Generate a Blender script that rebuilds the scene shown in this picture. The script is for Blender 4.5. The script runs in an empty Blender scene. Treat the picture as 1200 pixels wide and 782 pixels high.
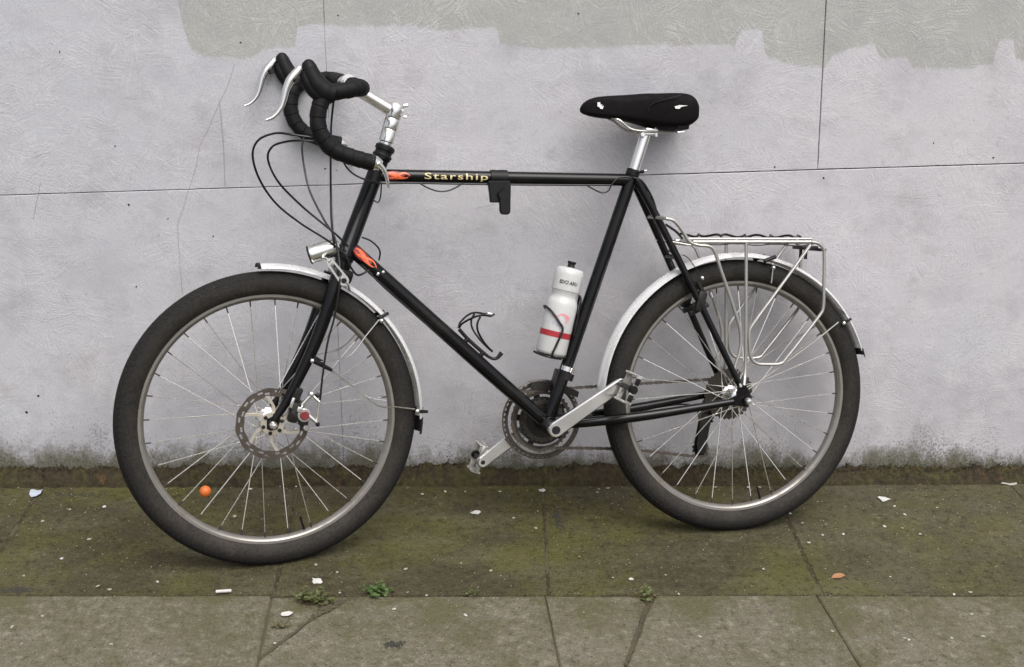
import bpy, bmesh, math, random
from mathutils import Matrix, Vector, noise, geometry
PI = math.pi
R = math.radians
random.seed(7)
scene = bpy.context.scene
col = scene.collection

# ------------------------------------------------------------------ camera
cam_data = bpy.data.cameras.new('camera')
cam_data.lens = 42.0
cam_data.sensor_width = 36.0
cam_data.sensor_fit = 'HORIZONTAL'
cam_data.clip_start = 0.05
cam_data.clip_end = 2000.0
cam = bpy.data.objects.new('camera', cam_data)
col.objects.link(cam)
cam.matrix_world = Matrix(((0.995996, -0.008076, -0.089034, 0.000000), (-0.081711, 0.321832, -0.943264, -2.860396), (0.036272, 0.946762, 0.319884, 1.385549), (0, 0, 0, 1)))
scene.camera = cam

# ------------------------------------------------------------------ overcast sky, one soft sun, exposure
SUN_EL, SUN_AZ = R(63), R(22)          # high, behind the viewer and a little to the right
world = bpy.data.worlds.new('World')
scene.world = world
world.use_nodes = True
wn = world.node_tree
wn.nodes.clear()
sky = wn.nodes.new('ShaderNodeTexSky')
sky.sky_type = 'NISHITA'
sky.sun_disc = False
sky.sun_elevation = SUN_EL
sky.sun_rotation = PI - SUN_AZ
sky.air_density = 1.0
sky.dust_density = 6.0
sky.ozone_density = 1.0
bg = wn.nodes.new('ShaderNodeBackground')
bg.inputs[1].default_value = 0.11
hsv = wn.nodes.new('ShaderNodeHueSaturation')      # overcast: the cloud cover greys the sky
hsv.inputs['Saturation'].default_value = 0.38
wo = wn.nodes.new('ShaderNodeOutputWorld')
wn.links.new(sky.outputs[0], hsv.inputs['Color'])
wn.links.new(hsv.outputs[0], bg.inputs[0])
wn.links.new(bg.outputs[0], wo.inputs[0])

sun_data = bpy.data.lights.new('sun', 'SUN')
sun_data.energy = 1.5
sun_data.angle = R(58)
sun_data.color = (1.0, 0.985, 0.965)
sun = bpy.data.objects.new('sun', sun_data)
col.objects.link(sun)
sd = Vector((math.sin(SUN_AZ) * math.cos(SUN_EL), -math.cos(SUN_AZ) * math.cos(SUN_EL), math.sin(SUN_EL)))
sun.rotation_euler = sd.to_track_quat('Z', 'Y').to_euler()
sun.location = sd * 20

vs = scene.view_settings
vs.view_transform = 'Standard'
vs.look = 'None'
vs.exposure = 0.74
vs.gamma = 1.0
scene.cycles.max_bounces = 6
scene.cycles.diffuse_bounces = 3
vs.use_curve_mapping = False

# ------------------------------------------------------------------ material helpers
class NT:
    def __init__(s, name):
        s.m = bpy.data.materials.new(name)
        s.m.use_nodes = True
        s.t = s.m.node_tree
        s.b = s.t.nodes['Principled BSDF']
    def n(s, kind, **kw):
        nd = s.t.nodes.new(kind)
        for k, v in kw.items():
            if k.startswith('i_'):
                key = k[2:]
                key = int(key) if key.isdigit() else key.replace('_', ' ')
                s.put(nd.inputs[key], v)
            else:
                setattr(nd, k, v)
        return nd
    def put(s, sock, v):
        if isinstance(v, bpy.types.NodeSocket):
            s.t.links.new(v, sock)
        else:
            if hasattr(sock.default_value, '__len__') and not hasattr(v, '__len__'):
                v = (v, v, v)
            if hasattr(sock.default_value, '__len__') and len(sock.default_value) == 4 and len(v) == 3:
                v = tuple(v) + (1,)
            sock.default_value = v
    def set(s, **kw):
        for k, v in kw.items():
            s.put(s.b.inputs[k.replace('_', ' ')], v)
    def coord(s, which='Object'):
        return s.n('ShaderNodeTexCoord').outputs[which]
    def pos(s):
        return s.n('ShaderNodeNewGeometry').outputs['Position']
    def noise(s, vec, scale, detail=4, rough=0.55, out=0, **kw):
        return s.n('ShaderNodeTexNoise', i_Vector=vec, i_Scale=scale, i_Detail=detail, i_Roughness=rough, **kw).outputs[out]
    def vor(s, vec, scale, out='Distance', **kw):
        return s.n('ShaderNodeTexVoronoi', i_Vector=vec, i_Scale=scale, **kw).outputs[out]
    def math(s, op, a, b=0.0, c=0.0, clamp=False):
        nd = s.n('ShaderNodeMath', operation=op, use_clamp=clamp)
        s.put(nd.inputs[0], a); s.put(nd.inputs[1], b); s.put(nd.inputs[2], c)
        return nd.outputs[0]
    def vmath(s, op, a, b=(0, 0, 0)):
        nd = s.n('ShaderNodeVectorMath', operation=op)
        s.put(nd.inputs[0], a); s.put(nd.inputs[1], b)
        return nd.outputs[0]
    def sep(s, vec):
        return s.n('ShaderNodeSeparateXYZ', i_Vector=vec).outputs
    def rng(s, v, a, b, c=0.0, d=1.0, interp='LINEAR'):
        nd = s.n('ShaderNodeMapRange', interpolation_type=interp)
        for i, x in enumerate((v, a, b, c, d)):
            s.put(nd.inputs[i], x)
        return nd.outputs[0]
    def mix(s, f, a, b, mode='MIX'):
        nd = s.n('ShaderNodeMix', data_type='RGBA', blend_type=mode)
        s.put(nd.inputs[0], f); s.put(nd.inputs[6], a); s.put(nd.inputs[7], b)
        return nd.outputs[2]
    def bump(s, h, strength=0.3, dist=0.002, normal=None):
        nd = s.n('ShaderNodeBump', i_Height=h, i_Strength=strength, i_Distance=dist)
        if normal is not None:
            s.t.links.new(normal, nd.inputs['Normal'])
        return nd.outputs[0]

def simple(name, c, rough=0.5, metal=0.0, vary=0.15, scale=60, bump=0.0, bscale=300, dirt=None, dirt_amt=0.4, coat=0.0, spec=0.5):
    """A base colour with mild mottling, uneven gloss and optional grime patches."""
    t = NT(name)
    v = t.coord()
    n1 = t.noise(v, scale, 4)
    lo = tuple(x * (1 - vary) for x in c)
    hi = tuple(min(1, x * (1 + vary)) for x in c)
    cc = t.mix(n1, lo, hi)
    if dirt is not None:
        d = t.rng(t.noise(v, scale * 0.35, 5, 0.65), 0.48, 0.68, 0, dirt_amt)
        cc = t.mix(d, cc, dirt)
        t.set(Roughness=t.rng(d, 0, 1, rough, min(1, rough + 0.35)))
        if metal:
            t.set(Metallic=t.rng(d, 0, 1, metal, metal * 0.4))
    else:
        t.set(Roughness=t.rng(n1, 0.3, 0.7, rough * 0.85, min(1, rough * 1.15)))
        t.set(Metallic=metal)
    t.set(Base_Color=cc, Specular_IOR_Level=spec)
    if coat:
        t.set(Coat_Weight=coat, Coat_Roughness=0.12)
    if bump:
        t.set(Normal=t.bump(t.noise(v, bscale, 3), bump, 0.001))
    return t.m

M = {}
DUST = (0.16, 0.14, 0.11)
M['frame'] = simple('black_frame_paint', (0.004, 0.004, 0.0045), 0.13, vary=0.2, dirt=(0.020, 0.018, 0.015), dirt_amt=0.3, scale=40, spec=0.26)
M['black_plastic'] = simple('black_plastic', (0.007, 0.007, 0.0075), 0.42, vary=0.2, bump=0.15, spec=0.22)
M['black_steel'] = simple('black_greasy_steel', (0.02, 0.019, 0.018), 0.4, 0.6, vary=0.3, dirt=(0.05, 0.042, 0.032), dirt_amt=0.6)
M['cable'] = simple('black_cable_housing', (0.007, 0.007, 0.0075), 0.35, vary=0.1, spec=0.35)
M['silver'] = simple('polished_aluminium', (0.82, 0.81, 0.79), 0.20, 1.0, vary=0.05, dirt=(0.45, 0.43, 0.39), dirt_amt=0.16, scale=25)
M['pedal_metal'] = simple('scuffed_pedal_alloy', (0.52, 0.51, 0.48), 0.42, 0.85, vary=0.2, dirt=(0.10, 0.09, 0.075), dirt_amt=0.75, scale=110)
M['fender'] = simple('silver_mudguard', (0.95, 0.95, 0.95), 0.24, 0.55, vary=0.04, dirt=(0.42, 0.40, 0.37), dirt_amt=0.28, scale=22, coat=0.3)
M['rack'] = simple('brushed_rack_aluminium', (0.47, 0.46, 0.435), 0.33, 0.85, vary=0.12, dirt=(0.17, 0.155, 0.135), dirt_amt=0.35, scale=40)
M['rim'] = simple('rim_aluminium', (0.30, 0.285, 0.262), 0.34, 0.75, vary=0.16, dirt=(0.07, 0.056, 0.043), dirt_amt=0.7, scale=26)
M['spoke'] = simple('stainless_spoke', (0.78, 0.76, 0.72), 0.25, 0.9, vary=0.1, scale=90)
M['rotor'] = simple('worn_rotor_steel', (0.22, 0.19, 0.16), 0.4, 0.8, vary=0.3, dirt=(0.06, 0.045, 0.035), dirt_amt=0.6, scale=80)
M['gold'] = simple('alloy_carrier', (0.62, 0.57, 0.48), 0.35, 0.8, vary=0.12, dirt=(0.25, 0.2, 0.15), dirt_amt=0.4)
M['sprocket'] = simple('worn_sprocket_steel', (0.13, 0.115, 0.10), 0.42, 0.7, vary=0.35, dirt=(0.03, 0.025, 0.02), dirt_amt=0.7, scale=70)
M['chain'] = simple('oily_chain_steel', (0.12, 0.10, 0.085), 0.45, 0.7, vary=0.3, dirt=(0.035, 0.03, 0.025), dirt_amt=0.6, scale=120)
M['red'] = simple('red_knob', (0.15, 0.018, 0.022), 0.45, vary=0.3)
M['orange'] = simple('orange_plastic', (0.48, 0.11, 0.014), 0.55, vary=0.25, dirt=(0.20, 0.08, 0.03), dirt_amt=0.5, scale=90)
M['decal_orange'] = simple('orange_flame_print', (0.74, 0.13, 0.045), 0.4, vary=0.12)
M['decal_red'] = simple('dark_red_flame_print', (0.22, 0.022, 0.02), 0.4, vary=0.1)
M['decal_cream'] = simple('cream_lettering_print', (0.58, 0.49, 0.26), 0.5, vary=0.2, scale=200)
M['print_white'] = simple('white_print', (0.68, 0.68, 0.66), 0.5)
M['print_black'] = simple('grey_black_print', (0.055, 0.055, 0.05), 0.5, vary=0.3, scale=300)
M['print_pink'] = simple('pink_print', (0.62, 0.24, 0.27), 0.5, vary=0.2, scale=200)
M['print_violet'] = simple('pale_violet_print', (0.40, 0.38, 0.47), 0.5, vary=0.2, scale=200)
M['bottle_red'] = simple('red_band_print', (0.30, 0.018, 0.028), 0.4, vary=0.15)
M['rivet'] = simple('dark_rivet', (0.035, 0.033, 0.03), 0.6, 0.4)
M['hairline'] = simple('hairline_crack_grime', (0.31, 0.31, 0.33), 0.9, vary=0.4, scale=30)
M['glass'] = simple('headlight_lens', (0.45, 0.47, 0.48), 0.08, 0.0, vary=0.05)

def tape_mat():
    t = NT('black_cork_bar_tape')
    v = t.coord()
    t.set(Base_Color=t.mix(t.noise(v, 200, 3), (0.0035, 0.0035, 0.004), (0.009, 0.0085, 0.0085)), Roughness=0.6, Specular_IOR_Level=0.17)
    w = t.n('ShaderNodeTexWave', wave_type='BANDS', bands_direction='DIAGONAL', i_Vector=v, i_Scale=16.0, i_Distortion=1.2)
    h = t.math('ADD', t.math('MULTIPLY', w.outputs['Fac'], 0.8), t.noise(v, 500, 2))
    t.set(Normal=t.bump(h, 0.5, 0.0015))
    return t.m
M['tape'] = tape_mat()
M['hood'] = simple('black_rubber_hood', (0.007, 0.007, 0.0075), 0.55, vary=0.15, bump=0.2, bscale=220, spec=0.18)
M['saddle'] = simple('black_saddle_fabric', (0.0035, 0.0028, 0.0030), 0.7, vary=0.2, bump=0.35, bscale=500, spec=0.12)

def tyre_mat():
    t = NT('dusty_tyre_rubber')
    v = t.coord()
    s = t.sep(v)
    r = t.math('SQRT', t.math('ADD', t.math('MULTIPLY', s[0], s[0]), t.math('MULTIPLY', s[2], s[2])))
    n1 = t.rng(t.noise(v, 14, 6, 0.7), 0.3, 0.7)
    n2 = t.rng(t.noise(v, 170, 4, 0.7), 0.28, 0.72)
    th = t.math('ARCTAN2', s[2], s[0])
    side = t.math('MULTIPLY', t.rng(r, 0.284, 0.320, 1, 0), t.rng(n1, 0.1, 0.9, 0.35, 1.0))
    c = t.mix(n2, (0.0045, 0.0044, 0.0043), (0.017, 0.0155, 0.0145))
    c = t.mix(t.math('MULTIPLY', side, 0.85), c, t.mix(n2, (0.021, 0.0178, 0.0140), (0.058, 0.050, 0.040)))
    c = t.mix(t.rng(t.noise(v, 45, 5, 0.75), 0.60, 0.72, 0, 0.45), c, (0.070, 0.058, 0.044))
    t.set(Base_Color=c, Roughness=0.75, Specular_IOR_Level=0.25)
    # ribs round the crown crossed by angled sipes, fine rings on the sidewall
    tread = t.rng(r, 0.3195, 0.3225)
    ay = t.math('ABSOLUTE', s[1])
    sip = t.math('SINE', t.math('ADD', t.math('MULTIPLY', th, 150.0), t.math('MULTIPLY', ay, 420.0)))
    rib = t.math('SINE', t.math('MULTIPLY', ay, 900.0))
    blocks = t.math('MULTIPLY', t.rng(t.math('MINIMUM', sip, rib), -0.75, -0.45), tread)
    ring = t.math('MULTIPLY', t.math('SINE', t.math('MULTIPLY', r, 2600.0)), t.math('SUBTRACT', 1.0, tread))
    h = t.math('ADD', t.math('ADD', t.math('MULTIPLY', blocks, 1.4), t.math('MULTIPLY', ring, 0.12)), t.math('MULTIPLY', n2, 0.35))
    t.set(Normal=t.bump(h, 0.8, 0.0014))
    return t.m
M['tyre'] = tyre_mat()

def bottle_mat():
    t = NT('milky_bottle_plastic')
    v = t.coord()
    n1 = t.noise(v, 30, 3)
    t.set(Base_Color=t.mix(n1, (0.42, 0.42, 0.415), (0.53, 0.53, 0.52)), Roughness=0.33, Subsurface_Weight=0.3,
          Subsurface_Radius=(0.02, 0.02, 0.02), Subsurface_Scale=0.5)
    return t.m
M['bottle'] = bottle_mat()

# ---- painted strand board of the wall
def curve_node(t, x, pts, x0, x1, z0, z1):
    """world x -> world z through a float curve"""
    fx = t.rng(x, x0, x1, 0, 1)
    nd = t.n('ShaderNodeFloatCurve')
    c = nd.mapping.curves[0]
    pts = [((px - x0) / (x1 - x0), (pz - z0) / (z1 - z0)) for px, pz in pts]
    while len(c.points) < len(pts):
        c.points.new(0.5, 0.5)
    for p, (a, b) in zip(c.points, pts):
        p.location = (a, b); p.handle_type = 'VECTOR'
    nd.mapping.update()
    t.put(nd.inputs['Value'], fx)
    return t.rng(nd.outputs[0], 0, 1, z0, z1)

PATCH = [(-0.520, 1.206), (-0.513, 1.161), (-0.499, 1.104), (-0.465, 1.082), (-0.368, 1.081), (-0.339, 1.094), (-0.333, 1.107), (-0.257, 1.111), (-0.253, 1.156), (-0.195, 1.165), (-0.153, 1.159), (-0.094, 1.164), (0.014, 1.168), (0.074, 1.158), (0.183, 1.167), (0.206, 1.173), (0.213, 1.131), (0.325, 1.122), (0.487, 1.133), (0.568, 1.139), (0.778, 1.145), (0.787, 1.179), (0.838, 1.186), (0.853, 1.119), (0.924, 1.103), (1.005, 1.097), (1.016, 1.128), (1.066, 1.147), (1.118, 1.157), (1.133, 1.127), (1.207, 1.127), (1.221, 1.103), (1.350, 1.107), (1.424, 1.119), (1.425, 1.174), (1.461, 1.179), (1.476, 1.131), (1.497, 1.131)]

def wall_mat():
    t = NT('painted_strand_board')
    p = t.pos()
    s = t.sep(p)
    v2 = t.n('ShaderNodeCombineXYZ', i_X=s[0], i_Y=s[2], i_Z=0.0).outputs[0]
    warp = t.vmath('SCALE', t.vmath('SUBTRACT', t.noise(v2, 30, 2, out=1), (0.5, 0.5, 0.5)))
    warp.node.inputs['Scale'].default_value = 0.012
    vw = t.vmath('ADD', v2, warp)
    # strands: every cell holds fibres in its own direction, two layers over each other
    heights = []
    for k, (sc, off) in enumerate(((17.0, (0, 0, 0)), (30.0, (3.7, 1.3, 0)))):
        vv = t.vmath('ADD', vw, off)
        vo = t.n('ShaderNodeTexVoronoi', i_Vector=vv, i_Scale=sc, i_Randomness=1.0, voronoi_dimensions='2D')
        ang = t.math('MULTIPLY', t.sep(vo.outputs['Color'])[0], 6.283)
        ro = t.n('ShaderNodeVectorRotate', rotation_type='Z_AXIS', i_Vector=vv, i_Angle=ang)
        st = t.vmath('MULTIPLY', ro.outputs[0], (11.0, 210.0, 1.0))
        fib = t.noise(st, 1.0, 2, 0.6)
        heights.append(t.math('ADD', fib, t.math('MULTIPLY', t.sep(vo.outputs['Color'])[1], 0.12)))
    h = t.math('MULTIPLY', t.math('ADD', heights[0], heights[1]), 0.5)
    fine = t.rng(t.noise(v2, 230, 3, 0.7), 0.28, 0.72)
    big = t.noise(v2, 1.6, 4, 0.6)
    mid = t.noise(v2, 9, 5, 0.65)
    # two paints
    zb = curve_node(t, s[0], [(-0.62, 1.9), (PATCH[0][0] - 0.012, 1.9)] + list(PATCH) + [(1.52, 1.13)], -0.62, 1.52, 0.9, 1.9)
    edge = t.math('ADD', zb, t.math('MULTIPLY', t.math('SUBTRACT', t.noise(v2, 45, 4, 0.7), 0.5), 0.022))
    over = t.rng(t.math('SUBTRACT', s[2], edge), -0.004, 0.004)
    over = t.math('MULTIPLY', over, t.rng(t.noise(v2, 120, 3), 0.25, 0.38))
    grey = t.mix(t.rng(big, 0.3, 0.7), (0.455, 0.450, 0.486), (0.540, 0.525, 0.552))
    grey = t.mix(t.rng(s[0], -1.0, 0.6, 0.6, 0.0), grey, (0.43, 0.447, 0.483))
    grey = t.mix(t.rng(t.noise(t.vmath('ADD', v2, (5, 9, 0)), 3.5, 3, 0.7), 0.45, 0.7, 0, 0.5), grey, (0.47, 0.445, 0.475))
    green = t.mix(t.rng(mid, 0.3, 0.7), (0.315, 0.322, 0.298), (0.375, 0.380, 0.352))
    c = t.mix(over, grey, green)
    # worn fibres show a little
    rough_zone = t.rng(t.noise(t.vmath('ADD', v2, (1, 4, 0)), 4.5, 4, 0.65), 0.42, 0.62, 0.25, 1.0)
    c = t.mix(t.math('MULTIPLY', t.rng(h, 0.56, 0.70, 0, 0.46), rough_zone), c, (0.66, 0.65, 0.65))
    c = t.mix(t.math('MULTIPLY', t.rng(h, 0.49, 0.36, 0, 0.52), rough_zone), c, (0.24, 0.235, 0.245))
    c = t.mix(0.20, c, t.mix(fine, (0.18, 0.18, 0.19), (0.72, 0.70, 0.71)))
    grain = t.rng(t.noise(t.vmath('ADD', v2, (11, 3, 0)), 95, 3, 0.75), 0.60, 0.72, 0, 0.35)
    c = t.mix(grain, c, (0.22, 0.215, 0.225))
    c = t.mix(t.rng(mid, 0.54, 0.72, 0, 0.40), c, (0.30, 0.29, 0.31))
    smudge = t.rng(t.noise(t.vmath('ADD', v2, (13, 8, 0)), 5.5, 4, 0.75), 0.53, 0.70, 0, 0.38)
    c = t.mix(smudge, c, (0.31, 0.30, 0.315))
    # dark specks
    sp = t.math('MULTIPLY', t.rng(t.vor(v2, 34), 0.10, 0.05), t.rng(t.noise(v2, 11, 2), 0.58, 0.62))
    c = t.mix(t.math('MULTIPLY', sp, 0.45), c, (0.14, 0.13, 0.13))
    # faint rusty streaks
    ru = t.rng(t.noise(t.vmath('MULTIPLY', v2, (7, 5, 1)), 1.0, 3, 0.7), 0.63, 0.78, 0, 0.22)
    c = t.mix(ru, c, (0.42, 0.30, 0.28))
    # splashed soil and algae specks above the pavement
    low = t.rng(s[2], 0.02, 0.26, 1, 0)
    low2 = t.math('POWER', low, 1.6)
    spl = t.math('ADD', t.noise(t.vmath('MULTIPLY', v2, (1.35, 1.0, 1.0)), 125, 3, 0.75), t.math('MULTIPLY', t.math('SUBTRACT', t.noise(t.vmath('MULTIPLY', v2, (1.0, 0.35, 1)), 6, 4, 0.7), 0.52), 0.75))
    splm = t.rng(t.math('ADD', spl, t.math('MULTIPLY', low2, 0.30)), 0.64, 0.84)
    splm = t.math('MULTIPLY', splm, t.rng(s[2], 0.16, 0.34, 1, 0))
    c = t.mix(t.math('MULTIPLY', splm, 0.8), c, t.mix(fine, (0.035, 0.037, 0.026), (0.11, 0.112, 0.085)))
    sb = t.rng(t.math('ADD', t.noise(v2, 3, 3, 0.7), t.math('MULTIPLY', t.rng(s[2], 0.02, 0.55, 1, 0), 0.18)), 0.54, 0.74, 0, 0.42)  # broad smudges that also paint the wall's shading towards the ground into its colour
    c = t.mix(sb, c, (0.30, 0.29, 0.32))
    # algae creeping up from the moss in uneven tongues
    tongue = t.math('ADD', t.noise(t.vmath('MULTIPLY', v2, (1.0, 0.45, 1)), 9, 3, 0.7), t.math('MULTIPLY', t.noise(v2, 60, 4, 0.75), 0.35))
    alg = t.rng(t.math('ADD', tongue, t.math('MULTIPLY', t.rng(s[2], 0.035, 0.135, 1, 0), 0.42)), 0.78, 1.02, 0, 0.85)
    alg = t.math('MULTIPLY', alg, t.rng(s[2], 0.10, 0.26, 1, 0))
    c = t.mix(alg, c, t.mix(fine, (0.040, 0.038, 0.018), (0.120, 0.112, 0.062)))
    t.set(Base_Color=c, Roughness=0.72)
    hh = t.math('ADD', h, t.math('MULTIPLY', fine, 0.22))
    hh = t.math('SUBTRACT', hh, t.math('MULTIPLY', splm, 0.25))
    t.set(Normal=t.bump(t.math('MULTIPLY', hh, rough_zone), 0.36, 0.005))
    return t.m
M['wall'] = wall_mat()
M['backing'] = simple('dark_wall_backing', (0.06, 0.055, 0.05), 0.95)

# ---- paving stone, with the moss it carries
def slab_mat(name, moss):
    t = NT(name)
    p = t.pos()
    s = t.sep(p)
    v2 = t.n('ShaderNodeCombineXYZ', i_X=s[0], i_Y=s[1], i_Z=0.0).outputs[0]
    oi = t.n('ShaderNodeObjectInfo').outputs['Random']
    fine = t.rng(t.noise(v2, 190, 4, 0.75), 0.28, 0.72)
    agg = t.vor(v2, 140)
    mid = t.rng(t.noise(v2, 15, 5, 0.7), 0.3, 0.7)
    blot = t.noise(v2, 48, 5, 0.72)
    big = t.rng(t.noise(v2, 2.4, 4, 0.6), 0.3, 0.7)
    stone = t.mix(fine, (0.0735, 0.0658, 0.0490), (0.1995, 0.1806, 0.1400))
    stone = t.mix(t.rng(oi, 0, 1, 0.0, 0.3), stone, (0.1680, 0.1470, 0.1120))
    stone = t.mix(t.rng(agg, 0.34, 0.10, 0, 0.45), stone, (0.2940, 0.2660, 0.2100))
    stone = t.mix(t.rng(blot, 0.54, 0.64, 0, 0.65), stone, (0.0350, 0.0301, 0.0210))
    stone = t.mix(t.rng(blot, 0.45, 0.34, 0, 0.65), stone, (0.2800, 0.2520, 0.1960))
    stone = t.mix(t.math('MULTIPLY', mid, 0.40), stone, (0.0770, 0.0686, 0.0462))
    pit = t.math('MULTIPLY', t.rng(t.vor(t.vmath('ADD', v2, (3, 3, 0)), 85), 0.22, 0.15), t.rng(t.noise(v2, 30, 3, 0.7), 0.45, 0.55))
    chip = t.math('MULTIPLY', t.rng(t.vor(t.vmath('ADD', v2, (7, 1, 0)), 110), 0.20, 0.13), t.rng(t.noise(t.vmath('ADD', v2, (2, 2, 0)), 26, 3, 0.7), 0.50, 0.58))
    stone = t.mix(t.math('MULTIPLY', pit, 0.75), stone, (0.026, 0.022, 0.016))
    stone = t.mix(t.math('MULTIPLY', chip, 0.6), stone, (0.34, 0.31, 0.25))
    if moss:
        g = t.mix(fine, (0.0188, 0.0163, 0.0072), (0.0670, 0.0580, 0.0283))
        yel = t.rng(t.math('ADD', t.math('MULTIPLY', t.noise(t.vmath('ADD', v2, (2, 7, 0)), 3.2, 4, 0.65), 1.0), t.math('MULTIPLY', fine, 0.06)), 0.47, 0.66, 0, 0.9)
        g = t.mix(yel, g, t.mix(fine, (0.0340, 0.0344, 0.0066), (0.1000, 0.0941, 0.0224)))
        g = t.mix(t.rng(blot, 0.54, 0.62, 0, 0.6), g, (0.0143, 0.0101, 0.0050))
        g = t.mix(t.rng(blot, 0.45, 0.36, 0, 0.40), g, (0.0982, 0.0857, 0.0432))
        g = t.mix(t.rng(t.noise(t.vmath('ADD', v2, (9, 1, 0)), 75, 3, 0.7), 0.60, 0.70, 0, 0.5), g, (0.1340, 0.1134, 0.0707))
        m = t.rng(t.math('ADD', t.noise(t.vmath('MULTIPLY', v2, (0.8, 1.6, 1)), 5.0, 5, 0.7), t.math('MULTIPLY', fine, 0.06)), 0.40, 0.58, 0.78, 0.98)
        m = t.math('MULTIPLY', m, t.rng(t.math('ADD', s[0], t.math('MULTIPLY', big, 0.5)), 0.9, 1.7, 1, 0.85))
        c = t.mix(m, stone, g)
        c = t.mix(t.math('MULTIPLY', pit, 0.6), c, (0.010, 0.008, 0.004))
        c = t.mix(t.math('MULTIPLY', chip, 0.55), c, (0.16, 0.145, 0.10))
    else:
        g = t.mix(fine, (0.0385, 0.0385, 0.0140), (0.1120, 0.1036, 0.0490))
        m = t.rng(t.math('ADD', t.noise(v2, 6, 5, 0.7), t.math('MULTIPLY', t.rng(s[1], -0.80, -0.56), 0.10)), 0.45, 0.66, 0.05, 0.8)
        c = t.mix(m, stone, g)
    t.set(Base_Color=c, Roughness=0.92, Specular_IOR_Level=0.25)
    h = t.math('SUBTRACT', t.math('ADD', t.math('ADD', fine, t.math('MULTIPLY', agg, 0.5)), mid), pit)
    t.set(Normal=t.bump(h, 0.55, 0.0035))
    return t.m
M['slab_moss'] = slab_mat('mossy_paving_stone', True)
M['slab'] = slab_mat('worn_paving_stone', False)
M['bedding'] = simple('joint_soil', (0.062, 0.052, 0.030), 0.95, vary=0.5, scale=70, bump=0.5, bscale=200)

def asphalt_mat():
    t = NT('asphalt')
    p = t.pos()
    n = t.noise(p, 120, 4, 0.7)
    t.set(Base_Color=t.mix(n, (0.035, 0.035, 0.036), (0.075, 0.073, 0.07)), Roughness=0.9, Normal=t.bump(n, 0.5, 0.005))
    return t.m
M['asphalt'] = asphalt_mat()

def moss_mat():
    t = NT('moss_and_soil')
    p = t.pos()
    n1 = t.noise(p, 9, 5, 0.7)
    n2 = t.noise(p, 70, 4, 0.7)
    n3 = t.noise(t.vmath('ADD', p, (4, 2, 9)), 22, 5, 0.7)
    c = t.mix(t.rng(n2, 0.3, 0.7), (0.0098, 0.0070, 0.0028), (0.0476, 0.0336, 0.0140))
    c = t.mix(t.rng(n1, 0.46, 0.62, 0, 0.8), c, t.mix(t.rng(n2, 0.3, 0.7), (0.0168, 0.0161, 0.0035), (0.0616, 0.0560, 0.0140)))
    c = t.mix(t.rng(n3, 0.60, 0.70, 0, 0.6), c, (0.1050, 0.0525, 0.0210))
    c = t.mix(t.rng(t.noise(p, 150, 3, 0.7), 0.66, 0.72, 0, 0.6), c, (0.1750, 0.1540, 0.1190))
    t.set(Base_Color=c, Roughness=0.95, Normal=t.bump(t.math('ADD', n2, n3), 0.8, 0.006))
    return t.m
M['moss'] = moss_mat()
M['leaf_green'] = simple('weed_leaf', (0.045, 0.088, 0.016), 0.6, vary=0.4, scale=90)
M['leaf_dull'] = simple('dull_weed_leaf', (0.075, 0.085, 0.026), 0.6, vary=0.4, scale=90)
M['stem_brown'] = simple('dry_brown_stalk', (0.10, 0.058, 0.03), 0.8, vary=0.3, scale=90)
M['paper'] = simple('white_paper_scrap', (0.459, 0.451, 0.425), 0.85, vary=0.3, scale=160, bump=0.4)
M['paper_dull'] = simple('dirty_paper_scrap', (0.306, 0.289, 0.246), 0.85, vary=0.25, scale=120, bump=0.3)
M['paper_blue'] = simple('bluish_paper_scrap', (0.357, 0.391, 0.459), 0.7, vary=0.25, scale=60, bump=0.3)
M['tan'] = simple('tan_leaf', (0.289, 0.145, 0.072), 0.7, vary=0.25, scale=90)
M['charred'] = simple('dark_debris', (0.03, 0.028, 0.024), 0.9, vary=0.3)

# ------------------------------------------------------------------ mesh builder
def catmull(pts, k=6, closed=False):
    pts = [Vector(p) for p in pts]
    n = len(pts)
    out = []
    for i in range(n if closed else n - 1):
        p1, p2 = pts[i % n], pts[(i + 1) % n]
        p0 = pts[(i - 1) % n] if (closed or i > 0) else p1 * 2 - p2
        p3 = pts[(i + 2) % n] if (closed or i + 2 < n) else p2 * 2 - p1
        for j in range(k):
            t = j / k
            out.append(0.5 * (2 * p1 + (p2 - p0) * t + (2 * p0 - 5 * p1 + 4 * p2 - p3) * t * t + (3 * p1 - p0 - 3 * p2 + p3) * t ** 3))
    if not closed:
        out.append(pts[-1])
    return out

def resample_r(r, n):
    if not isinstance(r, (list, tuple)):
        return [r] * n
    out = []
    for i in range(n):
        f = i / (n - 1) * (len(r) - 1)
        a = min(int(f), len(r) - 2)
        out.append(r[a] + (r[a + 1] - r[a]) * (f - a))
    return out

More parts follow.
